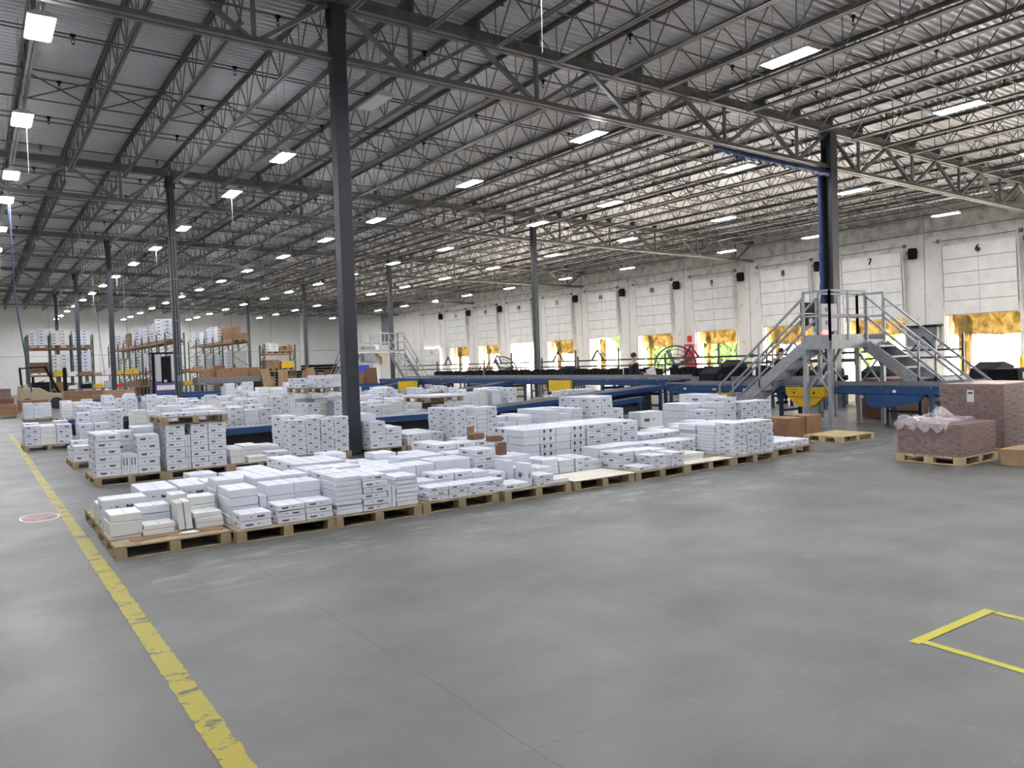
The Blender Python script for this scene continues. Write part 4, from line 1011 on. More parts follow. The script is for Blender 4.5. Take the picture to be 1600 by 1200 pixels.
# ------------------------------------------------------------------ wrapped brown loads at right
def wrapped(x0, y0, w, d, z0, h, nx, nz, label, wrap_label, printed=True):
    t = thing('wrapped_load', (x0, y0, z0), label, 'wrapped load')
    hz = h/nz
    b = MB()
    for k in range(nz):
        for i in range(nx):
            b.box(i*w/nx+0.002, 0, k*hz+0.002, (i+1)*w/nx-0.002, d, (k+1)*hz-0.002)
            for (u0, v0, u1, v1) in ((0.12, 0.62, 0.5, 0.72), (0.55, 0.35, 0.9, 0.5), (0.15, 0.2, 0.4, 0.32)):
                a = i*w/nx; s = w/nx
                b.add([(a+u0*s, -0.001, (k+v0)*hz), (a+u1*s, -0.001, (k+v0)*hz), (a+u1*s, -0.001, (k+v1)*hz), (a+u0*s, -0.001, (k+v1)*hz)], [(0,1,2,3)], 1)
        ny = 4
        for j in range(ny):
            a = j*d/ny; s = d/ny
            for (u0, v0, u1, v1) in ((0.10, 0.66, 0.48, 0.76), (0.55, 0.42, 0.92, 0.56), (0.45, 0.22, 0.88, 0.36), (0.08, 0.12, 0.28, 0.3)):
                b.add([(-0.001, a+u0*s, (k+v0)*hz), (-0.001, a+u0*s, (k+v1)*hz), (-0.001, a+u1*s, (k+v1)*hz), (-0.001, a+u1*s, (k+v0)*hz)], [(0,1,2,3)], 1)
            b.box(-0.0012, a-0.0015, k*hz, 0, a+0.0015, (k+1)*hz, 1)
    for k in range(1, nz): b.box(-0.0015, 0, k*hz-0.003, w, d, k*hz+0.003, 1)
    b.build('cartons', [M['brownwrap'], M['brownprint']], t)
    b = MB(); e = 0.012
    b.box(-e, -e, -0.02, w+e, d+e, h+0.008); o = b.build('stretch_film', M['film2'], t)
    return t
M['brownwrap'] = mat('wrapped_brown_carton', (0.235, 0.135, 0.108), 0.45, var=0.15, scale=4)
M['brownprint'] = mat('brown_print', (0.13, 0.072, 0.06), 0.6)
pallet(11.13, 5.38, 'wooden pallet under the low shrink-wrapped brown load', w=1.0, d=0.95, m='wood_new')
wrapped(11.15, 5.40, 0.96, 0.91, PZ, 0.45, 3, 3, 'low shrink-wrapped brown carton load with loose film on top', '')
pallet(12.48, 5.42, 'wooden pallet under the tall shrink-wrapped brown load', w=1.3, d=0.95, m='wood_new')
tl = wrapped(12.5, 5.44, 1.25, 0.91, PZ, 0.95, 3, 5, 'tall shrink-wrapped brown carton load behind the low one', '')
b = MB(); b.box(-0.016, 0.42, 0.68, -0.0125, 0.52, 0.86); b.box(-0.0172, 0.435, 0.80, -0.0162, 0.505, 0.83, 1); b.build('shipping_label', [M['white'], M['print']], tl)
# bunched loose film on the low load
rnd = random.Random(9); N_ = 46; vs = []; fs = []
for j in range(N_+1):
    for i in range(N_+1):
        u, v = i/N_, j/N_
        x = -0.06+1.0*u; y = 0.93-0.80*v
        edge = min(u, 1-u, v, 1-v)
        z = 0.018+0.05*abs(math.sin(u*9+v*5))*abs(math.sin(v*7-u*3))+0.13*math.exp(-((u-0.62)**2/0.02+(v-0.45)**2/0.05))+0.07*math.exp(-((u-0.05)**2/0.01+(v-0.1)**2/0.02))+rnd.uniform(0, 0.003)
        if x < -0.02 or edge < 0.04: z = z*0.5
        if u < 0.07: z -= (0.07-u)*2.2*(0.4+0.6*abs(math.sin(v*14)))
        if v > 0.9: y = 0.93-0.80*0.9-(v-0.9)*0.35; z -= 0.0
        x += 0.03*math.sin(v*11)*u
        vs.append((x, y, z))
for j in range(N_):
    for i in range(N_):
        u, v = i/N_, j/N_
        if u > 0.78+0.1*math.sin(v*9): continue
        if (u-0.30)**2/0.03+(v-0.62)**2/0.04 < 0.35: continue
        fs.append((j*(N_+1)+i, j*(N_+1)+i+1, (j+1)*(N_+1)+i+1, (j+1)*(N_+1)+i))
b = MB(); b.add(vs, fs, 0, True); o = b.build('loose_film', M['film']); o.location = (11.15, 5.40, PZ+0.46)
s_ = o.modifiers.new('thick', 'SOLIDIFY'); s_.thickness = 0.0012
tag(o, 'crumpled clear stretch film bunched on top of the low brown load', 'plastic film')
kbox(11.5, 4.45, 0.0, 0.62, 0.62, 0.235, 'long flat brown box on the floor at the right edge', 'kraft2')
kbox(12.45, 4.62, 0.0, 0.5, 0.42, 1.15, 'tall tan carton column cut by the right edge of the frame', 'kraft2')

# ------------------------------------------------------------------ conveyors
def conveyor(axis, a0, a1, c0, c1, z, label, belt=False, z1=None, legs=None, shade_fill=None, rail='blue'):
    """runs along x (axis 'x') or y, from a0 to a1, between c0 and c1 across; z = top of side rail"""
    z1 = z if z1 is None else z1
    def pt(a, c, h): return (a, c, h) if axis == 'x' else (c, a, h)
    def zt(a): return z+(z1-z)*(a-a0)/(a1-a0)
    t = thing('roller_conveyor' if not belt else 'belt_conveyor', (0, 0, 0), label, 'conveyor')
    for s, c in enumerate((c0, c1)):
        b = MB(); b.bar(pt(a0, c, z-0.055), pt(a1, c, z1-0.055), 0.035, 0.11 if axis == 'x' and c0 < 24 else 0.15)
        b.bar(pt(a0, c+(0.03 if s == 0 else -0.03), z-0.005), pt(a1, c+(0.03 if s == 0 else -0.03), z1-0.005), 0.06, 0.012)
        b.build('side_rail', M[rail], t)
    if belt:
        b = MB(); m_ = (c0+c1)/2; b.bar(pt(a0, m_, z-0.012), pt(a1, m_, z1-0.012), abs(c1-c0)-0.05, 0.03); b.bar(pt(a0, m_, z-0.14), pt(a1, m_, z1-0.14), abs(c1-c0)-0.08, 0.02)
        b.build('belt', M['rubber'], t)
    else:
        b = MB(); n = int(abs(a1-a0)/0.105)
        for i in range(n):
            a = a0+(i+0.5)*(a1-a0)/n
            if abs(a1-a0) > 14 and i % 2: continue
            b.cyl(pt(a, c0+0.02, zt(a)-0.02), pt(a, c1-0.02, zt(a)-0.02), 0.027, 6, cap=False)
        o = b.build('roller_bed', M['roller'], t)
    if shade_fill is None: shade_fill = axis == 'x' and c0 < 24 and a0 < 12
    b = MB(); m_ = (c0+c1)/2; b.bar(pt(a0+0.3, m_, 0.10+(z-0.2)/2), pt(a1-0.3, m_, 0.10+(z1-0.2)/2), abs(c1-c0)*0.5, (z+z1)/2-0.28)
    if shade_fill: b.build('shade_filler', M['rubber'], t)  # added dark block, stands in for the shadow under the bed
    n = legs or max(2, int(abs(a1-a0)/2.4)+1)
    for i in range(n):
        a = a0+0.15+(a1-a0-0.3)*i/(n-1); b = MB(); zz = zt(a)-0.15
        for c in (c0, c1): b.bar(pt(a, c, 0.0), pt(a, c, zz+0.02), 0.07, 0.07); b.bar(pt(a-0.06, c, 0.006), pt(a+0.06, c, 0.006), 0.12, 0.012)
        b.bar(pt(a, c0, zz*0.45), pt(a, c1, zz*0.45), 0.05); b.bar(pt(a, c0, zz*0.9), pt(a, c1, zz*0.9), 0.05, 0.08)
        b.build('leg_frame', M['blue_dark'], t)
    return t
conveyor('x', 3.4, 9.9, 15.2, 16.1, 0.56, 'blue roller conveyor along the third pallet row, level part behind the near column')
conveyor('x', 9.95, 15.4, 15.2, 15.95, 0.58, 'dark belt conveyor rising to the right onto the main blue line', True, 0.86)
conveyor('x', 9.9, 14.2, 14.75, 15.0, 0.36, 'narrow low blue return belt beneath the rising conveyor', True, 0.62)
conveyor('x', 1.75, 11.6, 22.4, 23.3, 0.56, 'blue roller conveyor of the second line, its end by the left aisle')
conveyor('x', 11.65, 15.4, 22.4, 23.2, 0.58, 'dark belt conveyor of the second line rising to the right', True, 0.95)
conveyor('x', 3.0, 14.0, 29.2, 30.1, 0.82, 'far blue roller conveyor left of the racks, third line')
conveyor('x', 14.05, 15.4, 29.2, 30.0, 0.82, 'far dark belt conveyor of the third line', True, 1.0)
conveyor('x', 6.0, 19.4, 33.6, 34.4, 0.80, 'farthest blue conveyor before the racks', legs=9)
mt = conveyor('y', 7.75, 14.9, 15.2, 15.9, 0.86, 'main blue belt conveyor passing under the crossover platform', True)
b = MB()
for x in (15.17, 15.93):
    b.bar((x, 7.7, 0.93), (x, 14.9, 0.93), 0.03, 0.05)
    for i in range(8): b.bar((x, 7.9+i, 0.84), (x, 7.9+i, 0.93), 0.025)
b.build('guide_rail', M['steel'], mt)
for (ya, yb_) in ((8.0, 9.2), (13.0, 14.4)):
    b = MB(); b.prism([(ya, 0.72), (yb_, 0.72), (yb_, 0.52), (yb_-0.25, 0.44), (ya+0.5, 0.5), (ya+0.1, 0.6)], 15.10, 15.175, 'x'); b.build('drive_housing', M['blue'], mt)
b = MB(); b.prism([(11.08, 0.86), (11.06, 0.70), (10.86, 0.50), (10.74, 0.43), (10.45, 0.43), (10.30, 0.50), (10.12, 0.66), (10.10, 0.86)], 15.02, 15.165, 'x')
b.box(15.01, 10.12, 0.64, 15.02, 11.06, 0.65, 1)
for yy in (10.35, 10.85): b.prism([(yy-0.03, 0.72), (yy+0.03, 0.72), (yy, 0.78)], 15.012, 15.02, 'x', 1)
bevel(b.build('drive_guard', [M['yellow'], M['black']], mt), 0.01)
b = MB(); b.box(15.08, 12.65, 0.44, 15.165, 13.1, 0.70); b.build('belt_guard', M['yellow'], mt)
b = MB(); b.cyl((15.02, 13.55, 0.45), (15.02, 13.95, 0.45), 0.10, 12); b.box(15.0, 13.98, 0.33, 15.15, 14.1, 0.5); b.box(14.98, 13.4, 0.25, 15.12, 13.54, 0.6); b.build('gear_motor', M['red'], mt)
for (a, z) in ((8.6, 0.78), (12.3, 0.78), (14.2, 0.78), (9.3, 0.66)):
    b = MB(); b.box(15.172, a, z-0.02, 15.178, a+0.07, z+0.03); b.build('sticker', M['white'], mt)
b = MB(); b.box(15.176-0.004, 13.2, 0.76, 15.182-0.004, 13.32, 0.80); b.build('sticker', M['yellow'], mt)
# blue trunk conveyor towards the upper left, along y behind the rising conveyors
t2 = conveyor('y', 15.1, 33.4, 15.5, 16.3, 0.98, 'long main blue conveyor running down the hall behind the rising belts', True, 1.02)
b = MB()
for x in (15.42, 16.38):
    b.bar((x, 15.1, 1.08), (x, 30.5, 1.12), 0.03, 0.06)
    for i in range(8): b.bar((x, 15.5+i*2, 0.98), (x, 15.5+i*2, 1.1), 0.03)
b.build('guide_rail', M['steel'], t2)
b = MB(); b.box(15.36, 19.2, 0.62, 15.46, 20.3, 0.98); b.build('drive_guard', M['yellow'], t2)
for (x, y, z, w) in ((12.3, 22.33, 0.55, 0.55), (11.3, 26.0, 0.76, 0.5)):
    pass
yg = thing('yellow_guard', (12.75, 22.28, 0.52), 'yellow guard box on the rail of the second rising conveyor, below the other', 'guard')
b = MB(); b.prism([(0, 0), (0.55, 0), (0.6, 0.1), (0.6, 0.24), (0, 0.24)], 0, 0.1, 'y'); b.build('guard_box', M['yellow'], yg)
yg = thing('yellow_guard', (14.35, 29.08, 0.62), 'yellow guard box on the third conveyor line, further and left of the nearer one', 'guard')
b = MB(); b.prism([(0, 0), (0.75, 0), (0.85, 0.1), (0.85, 0.34), (0, 0.34)], 0, 0.1, 'y'); b.build('guard_box', M['yellow'], yg)
# conveyors in front of the dock, with black zebra of divert wheels
dk = conveyor('y', 13.0, 36.0, 19.6, 20.5, 0.92, 'grey sorter conveyor in front of the dock doors with black shoes along it', True, legs=14, rail='steel')
b = MB()
for i in range(88):
    y = 13.3+i*0.255
    if i % 23 in (0, 1, 9): continue
    b.box(19.62, y, 0.93, 19.9, y+0.17, 1.24+0.03*math.sin(i*1.7)); 
b.build('sorter_shoe', M['black'], dk)['kind'] = 'stuff'
for i, (y, x) in enumerate(((11.2, 20.5), (8.4, 19.0))):
    pass

# ------------------------------------------------------------------ crossover platform with two stairs
def rail_run(b, pts, r=0.021):
    for p, q in zip(pts[:-1], pts[1:]): b.bar(p, q, 2*r)
pf = thing('crossover_platform', (14.62, 9.66, 0), 'grey steel crossover platform with stairs on both sides over the blue conveyor', 'platform')
W_, D_, H_ = 2.03, 0.66, 1.86
b = MB(); b.box(0, 0, H_-0.035, W_, D_, H_); b.build('deck_plate', M['galv'], pf)
b = MB()
for (p, q) in (((0, 0), (W_, 0)), ((0, D_), (W_, D_)), ((0, 0), (0, D_)), ((W_, 0), (W_, D_))): b.bar((p[0], p[1], H_-0.11), (q[0], q[1], H_-0.11), 0.05, 0.15)
b.build('deck_frame', M['galv'], pf)
for (x, y) in ((0.04, 0.04), (0.04, D_-0.04), (W_-0.04, 0.04), (W_-0.04, D_-0.04)):
    b = MB(); b.bar((x, y, 0.012), (x, y, H_-0.03), 0.085, 0.085); b.box(x-0.09, y-0.09, 0, x+0.09, y+0.09, 0.012); b.build('support_leg', M['galv'], pf)
b = MB()
for (p, q) in (((0.04, 0.04, 0.75), (0.04, D_-0.04, 1.5)), ((0.04, D_-0.04, 0.75), (0.04, 0.04, 1.5)), ((0.04, 0.04, 1.3), (0.04, 0.3, 1.7)), ((W_-0.04, 0.04, 0.8), (W_-0.04, D_-0.04, 1.6)), ((W_-0.04, D_-0.04, 0.8), (W_-0.04, 0.04, 1.6)), ((0.05, 0.06, 1.25), (0.45, 0.06, 1.7)), ((W_-0.45, 0.06, 1.7), (W_-0.05, 0.06, 1.25)), ((0.5, D_, 0.9), (1.5, D_, 1.7)), ((1.5, D_, 0.9), (0.5, D_, 1.7))):
    b.bar(p, q, 0.035)
b.build('cross_brace', M['galv'], pf)
RT, RM = H_+1.03, H_+0.52
def panel(b, x0, y0, x1, y1, n=1):
    for z in (RT, RM): b.bar((x0, y0, z), (x1, y1, z), 0.042)
    for i in range(n+1): b.bar((x0+(x1-x0)*i/n, y0+(y1-y0)*i/n, H_-0.02), (x0+(x1-x0)*i/n, y0+(y1-y0)*i/n, RT+0.02), 0.042)
    b.bar((x0, y0, H_+0.06), (x1, y1, H_+0.06), 0.012, 0.12)
for (x0, y0, x1, y1, n) in ((0.02, 0.02, 0.02, D_-0.02, 1), (0.02, 0.02, W_-0.72, 0.02, 2), (0.55, D_-0.02, W_-0.02, D_-0.02, 2), (W_-0.02, D_-0.02, W_-0.02, 0.02, 1)):
    b = MB(); panel(b, x0, y0, x1, y1, n); b.build('guard_rail', M['galv'], pf)
def stair(t, x0, x1, ytop, ybot, h, m='galv', nst=8):
    d = 1 if ybot > ytop else -1; run = abs(ybot-ytop)
    for x in (x0, x1):
        b = MB(); b.bar((x, ytop, h-0.13), (x, ybot, 0.06), 0.04, 0.24); b.build('stringer', M[m], t)
    for i in range(nst):
        f = (i+0.5)/nst; y = ytop+d*run*f; z = h*(1-f)-0.02
        b = MB(); b.box(x0+0.02, y-0.13, z-0.035, x1-0.02, y+0.13, z); b.build('tread', M[m], t)
    for x in (x0, x1):
        b = MB()
        for dz in (0.91, 0.48): b.bar((x, ytop, h+dz), (x, ybot, dz), 0.04)
        for f in (0.0, 0.5, 1.0):
            yy = ytop+d*run*f; zz = h*(1-f); b.bar((x, yy, max(0, zz-0.06)), (x, yy, zz+0.93), 0.04)
        b.build('handrail', M['galv'], t)
stair(pf, 0.02, 0.50, D_, 2.96, H_); stair(pf, W_-0.70, W_-0.02, 0.0, -2.22, H_)
# second, distant crossover
p2 = thing('crossover_platform', (17.6, 40.0, 0), 'distant pale crossover platform and stairs right of the near column', 'platform')
b = MB(); b.box(-0.6, 0, 2.35, 2.6, 0.9, 2.40); b.build('deck_plate', M['white'], p2)
b = MB()
for x in (-0.6, 2.6):
    for y in (0, 0.9): b.bar((x, y, 0), (x, y, 2.36), 0.09)
b.build('support_leg', M['galv'], p2)
H_ = 2.4; RT, RM = H_+1.05, H_+0.52
b = MB(); panel(b, -0.6, 0.0, 1.6, 0.0, 4); panel(b, -0.6, 0.9, 2.6, 0.9, 4); panel(b, 2.6, 0, 2.6, 0.9, 1); b.build('guard_rail', M['galv'], p2)
stair(p2, 1.65, 2.55, 0.0, -2.8, 2.4, nst=9)
stair(p2, -1.4+0.85, -0.62+0.85, 0.9, 3.7, 2.4, nst=9)

# ------------------------------------------------------------------ control cabinets and screens on the near crossover
t = thing('control_cabinet', (17.2, 11.6, 2.12), 'grey control cabinet with black screens behind the platform railing', 'cabinet')
b = MB(); b.box(0, 0.05, -2.12, 0.08, 0.13, 0.0); b.box(0.6, 0.05, -2.12, 0.68, 0.13, 0); b.build('stand', M['steel'], t)
b = MB(); b.box(0, 0, 0, 0.70, 0.25, 0.68); bevel(b.build('case', M['grey'], t), 0.01)
b = MB(); b.box(-0.69, 0.0, 0.45, -0.14, 0.10, 0.70); b.box(-0.69, 0.0, 0.14, -0.14, 0.10, 0.42); b.box(-0.15, 0.04, 0.3, 0.0, 0.08, 0.36); b.build('black_screen', M['black'], t)
b = MB(); b.box(-0.50, -0.006, 0.20, -0.42, -0.001, 0.31); b.box(-0.40, -0.006, 0.22, -0.36, -0.001, 0.33); b.build('screen_glyph', M['grey'], t)
b = MB(); b.box(0.02, -0.012, -0.10, 0.34, -0.001, 0.03); b.box(0.02, 0.0, -0.1, 0.34, 0.08, 0.0); b.build('red_display', M['screen'], t)
b = MB()
for z in (0.22, 0.54):
    b.sphere((0.25, -0.004, z), 0.09, 12, 6, sc=(1, 0.12, 0.7))
b.build('vent_cover', M['steel'], t)
# blue sheeting wrapped round the flanged column and trailing along its girder
b = MB(); vs = []; n = 60; xr, yr = X0+DX, Y0
for i in range(n+1):
    z = 2.9+(7.05-2.9)*i/n
    for k, (dx, dy) in enumerate(((-0.10, 0.20+0.012*math.sin(i*1.3)), (-0.20-0.02*math.sin(i*0.9), 0.26), (-0.25, 0.20), (-0.21+0.02*math.sin(i*1.9), 0.12))): vs.append((xr+dx, yr+dy, z))
b.add(vs, [(i*4+k, i*4+k+1, i*4+k+5, i*4+k+4) for i in range(n) for k in range(3)], 0, True)
o = b.build('blue_sheeting', M['bluewrap']); s_ = o.modifiers.new('thick', 'SOLIDIFY'); s_.thickness = 0.01
tag(o, 'blue plastic sheeting hanging down the left side of the flanged column', 'plastic sheet')
b = MB(); vs = []; n = 50; rnd = random.Random(4)
for i in range(n+1):
    x = 15.9+(20.95-15.9)*i/n; sag = 0.0; hz = 7.22+SL*(x-X0)
    w = 0.10+0.20*min(1, i/12)
    vs += [(x, Y0-0.11, hz-0.02), (x, Y0-0.13+0.01*math.sin(i), hz-0.05-w*0.3), (x, Y0-0.10, hz-0.06-w*0.55+0.04*math.sin(i*1.9)+rnd.uniform(-0.02, 0.02))]
b.add(vs, [(i*3+k, i*3+k+3, i*3+k+4, i*3+k+1) for i in range(n) for k in range(2)], 0, True)
o = b.build('blue_sheeting', M['bluewrap']); s_ = o.modifiers.new('thick', 'SOLIDIFY'); s_.thickness = 0.01
tag(o, 'ragged blue plastic sheeting strung along the bottom of the nearest girder', 'plastic sheet')

# ------------------------------------------------------------------ railing in front of the docks
def railing(x, ya, yb_, z0, label):
    t = thing('steel_railing', (x, ya, 0), label, 'railing'); L = yb_-ya
    for z in (1.55, 1.30):
        b = MB(); b.bar((0, 0, z), (0, L, z), 0.065); b.build('rail', M['column'], t)
    n = int(L/2.45)
    for i in range(n+1):
        b = MB(); b.bar((0, i*L/n, 0), (0, i*L/n, 1.75 if i % 2 else 2.05), 0.06); b.build('post', M['column'], t)
    for i in range(0, n, 2):
        b = MB(); y = (i+0.5)*L/n; b.bar((0, y-0.4, 1.55), (0, y, 2.0), 0.055); b.bar((0, y+0.4, 1.55), (0, y, 2.0), 0.055); b.build('gable_brace', M['column'], t)
    return t
railing(22.5, 14.0, 27.5, 0, 'grey steel railing before dock doors six to nine'); railing(22.7, 27.9, 46.0, 0, 'grey steel railing before dock doors ten to fifteen')
railing(26.0, 12.5, 20.0, 0, 'grey railing standing in the light of door six')

# ------------------------------------------------------------------ big drum fans
def fan(x, y, zc, r, rz, label):
    t = thing('drum_fan', (x, y, 0), label, 'fan', None, rz)
    b = MB()
    for yy in (-0.12, 0.12):
        n = 36; pts = [(r*math.cos(2*math.pi*i/n), yy, zc+r*math.sin(2*math.pi*i/n)) for i in range(n+1)]; b.tube(pts, 0.028, 5)
    for i in range(18):
        a = math.pi*2*i/18
        for yy in (-0.12,): b.bar((0.1*math.cos(a), yy, zc+0.1*math.sin(a)), (r*math.cos(a), yy, zc+r*math.sin(a)), 0.014)
    for rr in (0.35, 0.6, 0.82): b.tube([(rr*r*math.cos(2*math.pi*i/24), -0.13, zc+rr*r*math.sin(2*math.pi*i/24)) for i in range(25)], 0.012, 4)
    b.build('cage', M['column'], t)
    for k in range(4):
        a = k*math.pi/2+0.4; ca, sa = math.cos(a), math.sin(a); b = MB(); w = 0.11
        b.add([(0.08*ca-w*0.5*sa, -0.04, zc+0.08*sa+w*0.5*ca), (0.08*ca+w*0.5*sa, 0.04, zc+0.08*sa-w*0.5*ca), (r*0.9*ca+w*sa, 0.05, zc+r*0.9*sa-w*ca), (r*0.9*ca-w*sa, -0.05, zc+r*0.9*sa+w*ca)], [(0,1,2,3)])
        o = b.build('blade', M['steel'], t); s_ = o.modifiers.new('thick', 'SOLIDIFY'); s_.thickness = 0.012
    b = MB(); b.cyl((0, -0.02, zc), (0, 0.3, zc), 0.13, 14); b.build('motor', M['black'], t)
    b = MB(); b.bar((0, 0.2, 0), (0, 0.2, zc), 0.08); b.bar((-0.4, 0.2, 0.03), (0.4, 0.2, 0.03), 0.06); b.bar((0, -0.2, 0.03), (0, 0.5, 0.03), 0.06); b.build('stand', M['steel'], t)
fan(23.6, 35.4, 1.05, 0.85, R(-28), 'big drum fan in front of dock door fourteen, left of the open bright door')
fan(24.2, 23.2, 1.20, 0.85, R(-40), 'big drum fan in front of the red cabinet between doors nine and ten')

# ------------------------------------------------------------------ wall fittings on the dock wall
t = thing('fire_cabinet', (XW-0.01, 33.4, 1.15), 'red fire-equipment panel on the wall between dock doors nine and ten', 'panel')
b = MB(); b.box(-0.22, -0.42, -0.3, 0, 0.42, 1.15); b.build('case', M['red'], t); b = MB(); b.box(-0.235, -0.28, 0.85, -0.221, 0.28, 1.02); b.build('plate', M['white'], t)
t = thing('fire_extinguisher_sign', (XW-0.01, 33.55, 2.62), 'small red sign on the wall above the red panel', 'sign'); b = MB(); b.box(-0.02, -0.18, -0.18, 0, 0.18, 0.2); b.build('sign_face', M['red'], t)
for i, (y, z, m, w, h, lab) in enumerate(((28.95, 1.38, 'green', 0.30, 0.26, 'small green safety sign on the wall right of door nine'), (29.2, 0.98, 'yellow', 0.3, 0.22, 'small yellow sign on the wall right of door nine'),
        (24.0-0.2, 1.2, 'yellow', 0.25, 0.3, 'small yellow sign between doors seven and eight'), (43.5, 1.0, 'white', 0.5, 0.8, 'white control box on the wall left of door eleven'),
        (34.4, 2.0, 'white', 0.2, 0.5, 'narrow white notice on the wall just right of door ten'), (19.1, 0.95, 'white', 0.4, 0.5, 'white notice between doors six and seven'))):
    b = MB(); b.box(XW-0.04, y-w/2, z, XW, y+w/2, z+h); tag(b.build('wall_sign', M[m]), lab, 'sign')
b = MB(); b.box(XW-0.35, 18.4, 1.7, XW, 20.0-0.2, 2.55); b.box(XW-0.55, 18.3, 2.6, XW, 20.0, 2.65, 1); tag(b.build('wall_cabinet', [M['steel'], M['black']]), 'dark grey wall cabinet under a shelf left of door six', 'cabinet')
for i, k in enumerate((9, 10, 12, 14)):
    yc = DOORS[k]-2.1
    t = thing('dock_light', (XW, yc, 2.25), 'yellow swivel dock light on an arm beside door %d' % k, 'lamp', 'yellow dock lights')
    b = MB(); b.bar((0, 0, 0), (-0.6, 0.3, 0.1), 0.04); b.build('arm', M['yellow'], t); b = MB(); b.cyl((-0.6, 0.3, 0.1), (-0.78, 0.45, 0.0), 0.07, 10, 0.13); b.build('lamp_head', M['yellow'], t)
for k in (6, 8, 11, 12):
    yc = DOORS[k]; b = MB(); b.cyl((XW-0.5, yc-1.75, 0), (XW-0.5, yc-1.75, 1.15), 0.08, 10); tag(b.build('bollard', M['yellow']), 'yellow steel bollard guarding the right jamb of door %d' % k, 'bollard', 'bollards at the dock doors')
b = MB(); b.cyl((24.5, 27.2, 0), (24.5, 27.2, 1.9), 0.12, 10); tag(b.build('red_post', M['red']), 'slender reddish post before the wall right of door twelve', 'post') if False else None

# ------------------------------------------------------------------ equipment on the dock floor
rnd = random.Random(77)
def machine(x, y, w, d, h, label, m='black', m2='steel', seed=0):
    r = random.Random(seed); t = thing('packing_machine', (x, y, 0), label, 'machine')
    b = MB(); b.box(0, 0, 0.08, w, d, h*0.55); bevel(b.build('base_cabinet', M[m2], t), 0.02)
    b = MB(); b.prism([(0, h*0.56), (w, h*0.56), (w*0.9, h*0.9), (w*0.5, h), (w*0.1, h*0.85)], d*0.1, d*0.9, 'y'); b.build('hood', M[m], t)
    b = MB(); b.cyl((w*0.2, -0.05, h*0.7), (w*0.2, -0.2, h*0.7), 0.16, 12); b.build('reel', M['black'], t)
    b = MB()
    for i in (0.05, w-0.05):
        for j in (0.05, d-0.05): b.box(i-0.04, j-0.04, 0, i+0.04, j+0.04, 0.08)
    b.build('feet', M['black'], t)
for i, (x, y, w, h, lab) in enumerate(((18.4, 16.0, 0.8, 1.25, 'black packing machine right of the person in black'), (20.9, 17.4, 0.9, 1.3, 'black rounded machine left of the drum fan by the red cabinet'),
        (20.9, 13.9, 1.0, 1.2, 'black machine with pale reel seen left of the crossover stair'), (21.3, 12.5, 1.1, 1.15, 'dark machine seen through the crossover stair'),
        (22.0, 9.75, 1.3, 1.2, 'dark bench machine right of the platform, below the right stair'), (24.5, 20.5, 1.1, 1.4, 'dark machine before door eight'), (26.5, 33.5, 1.2, 1.3, 'small grey machine before door twelve'))):
    machine(x, y, w, 0.8, h, lab, 'black', ('rubber', 'steel', 'rubber')[i % 3], i)
t = thing('black_bin', (18.3, 7.7, 0), 'long black plastic bin beside the foot of the right stair', 'bin')
b = MB(); b.prism([(0.06, 0.75), (1.14, 0.75), (1.2, 1.12), (0, 1.12)], 0, 0.6, 'y'); b.build('tub', M['black'], t)
b = MB(); [b.box(x, y, 0, x+0.05, y+0.05, 0.76) for x in (0.1, 1.05) for y in (0.05, 0.5)]; b.build('stand_leg', M['steel'], t); b = MB(); b.box(0.25, -0.006, 0.9, 0.30, -0.001, 1.05); b.build('label_tag', M['white'], t)
t = thing('waste_chute', (17.3, 9.9, 0), 'big brown tapering waste hopper under the blue conveyor', 'hopper')
b = MB(); b.prism([(0.25, 0.02), (1.55, 0.02), (1.8, 0.95), (0, 0.95)], 0, 0.9, 'y'); b.build('hopper_body', M['kraft3'], t)
conveyor('x', 15.95, 24.0, 8.6, 9.3, 0.84, 'blue belt conveyor running from the main line towards the dock, right of the platform', True, legs=4)
conveyor('x', 20.9, 30.0, 11.2, 11.8, 0.80, 'farther blue conveyor feeding the dock doors', True, legs=5)

# ------------------------------------------------------------------ stacks of wooden pallets near the doors
def pstack(x, y, n, label, m='wood_new', w=1.2, d=1.0):
    for i in range(n):
        pallet(x+rnd.uniform(-0.03, 0.03), y+rnd.uniform(-0.03, 0.03), 'bare wooden pallet, %s from the floor in the %s' % (nth(i+1), label), w, d, i*0.116, m, 'stack', 'stacked empty wooden pallets')
pstack(25.2, 40.5, 12, 'left stack before door fifteen'); pstack(26.6, 38.9, 10, 'middle stack before door fourteen'); pstack(28.0, 37.6, 8, 'right stack before door fourteen')
pstack(28.5, 27.5, 5, 'low stack right of door eleven')

# ------------------------------------------------------------------ black plastic pallets by the back wall
n_ = 0
for j in range(7):
    for k in range(9):
        t = None
        if k >= (8, 9, 7, 9, 9, 8, 7)[j]: continue
        b = MB(); x, y, z = 17.3+j*1.28, 58.5+0.3*(j % 2), k*0.21
        b.box(0, 0, 0.14, 1.2, 1.0, 0.19)
        for q in (0, 0.52, 1.04): b.box(q, 0, 0, q+0.16, 1.0, 0.14)
        o = b.build('plastic_pallet', M['black']); o.location = (x, y, z)
        tag(o, 'black plastic pallet, %s from the floor in the %s black stack from the left' % (nth(k+1), nth(j+1)), 'pallet', 'stacked black plastic pallets')

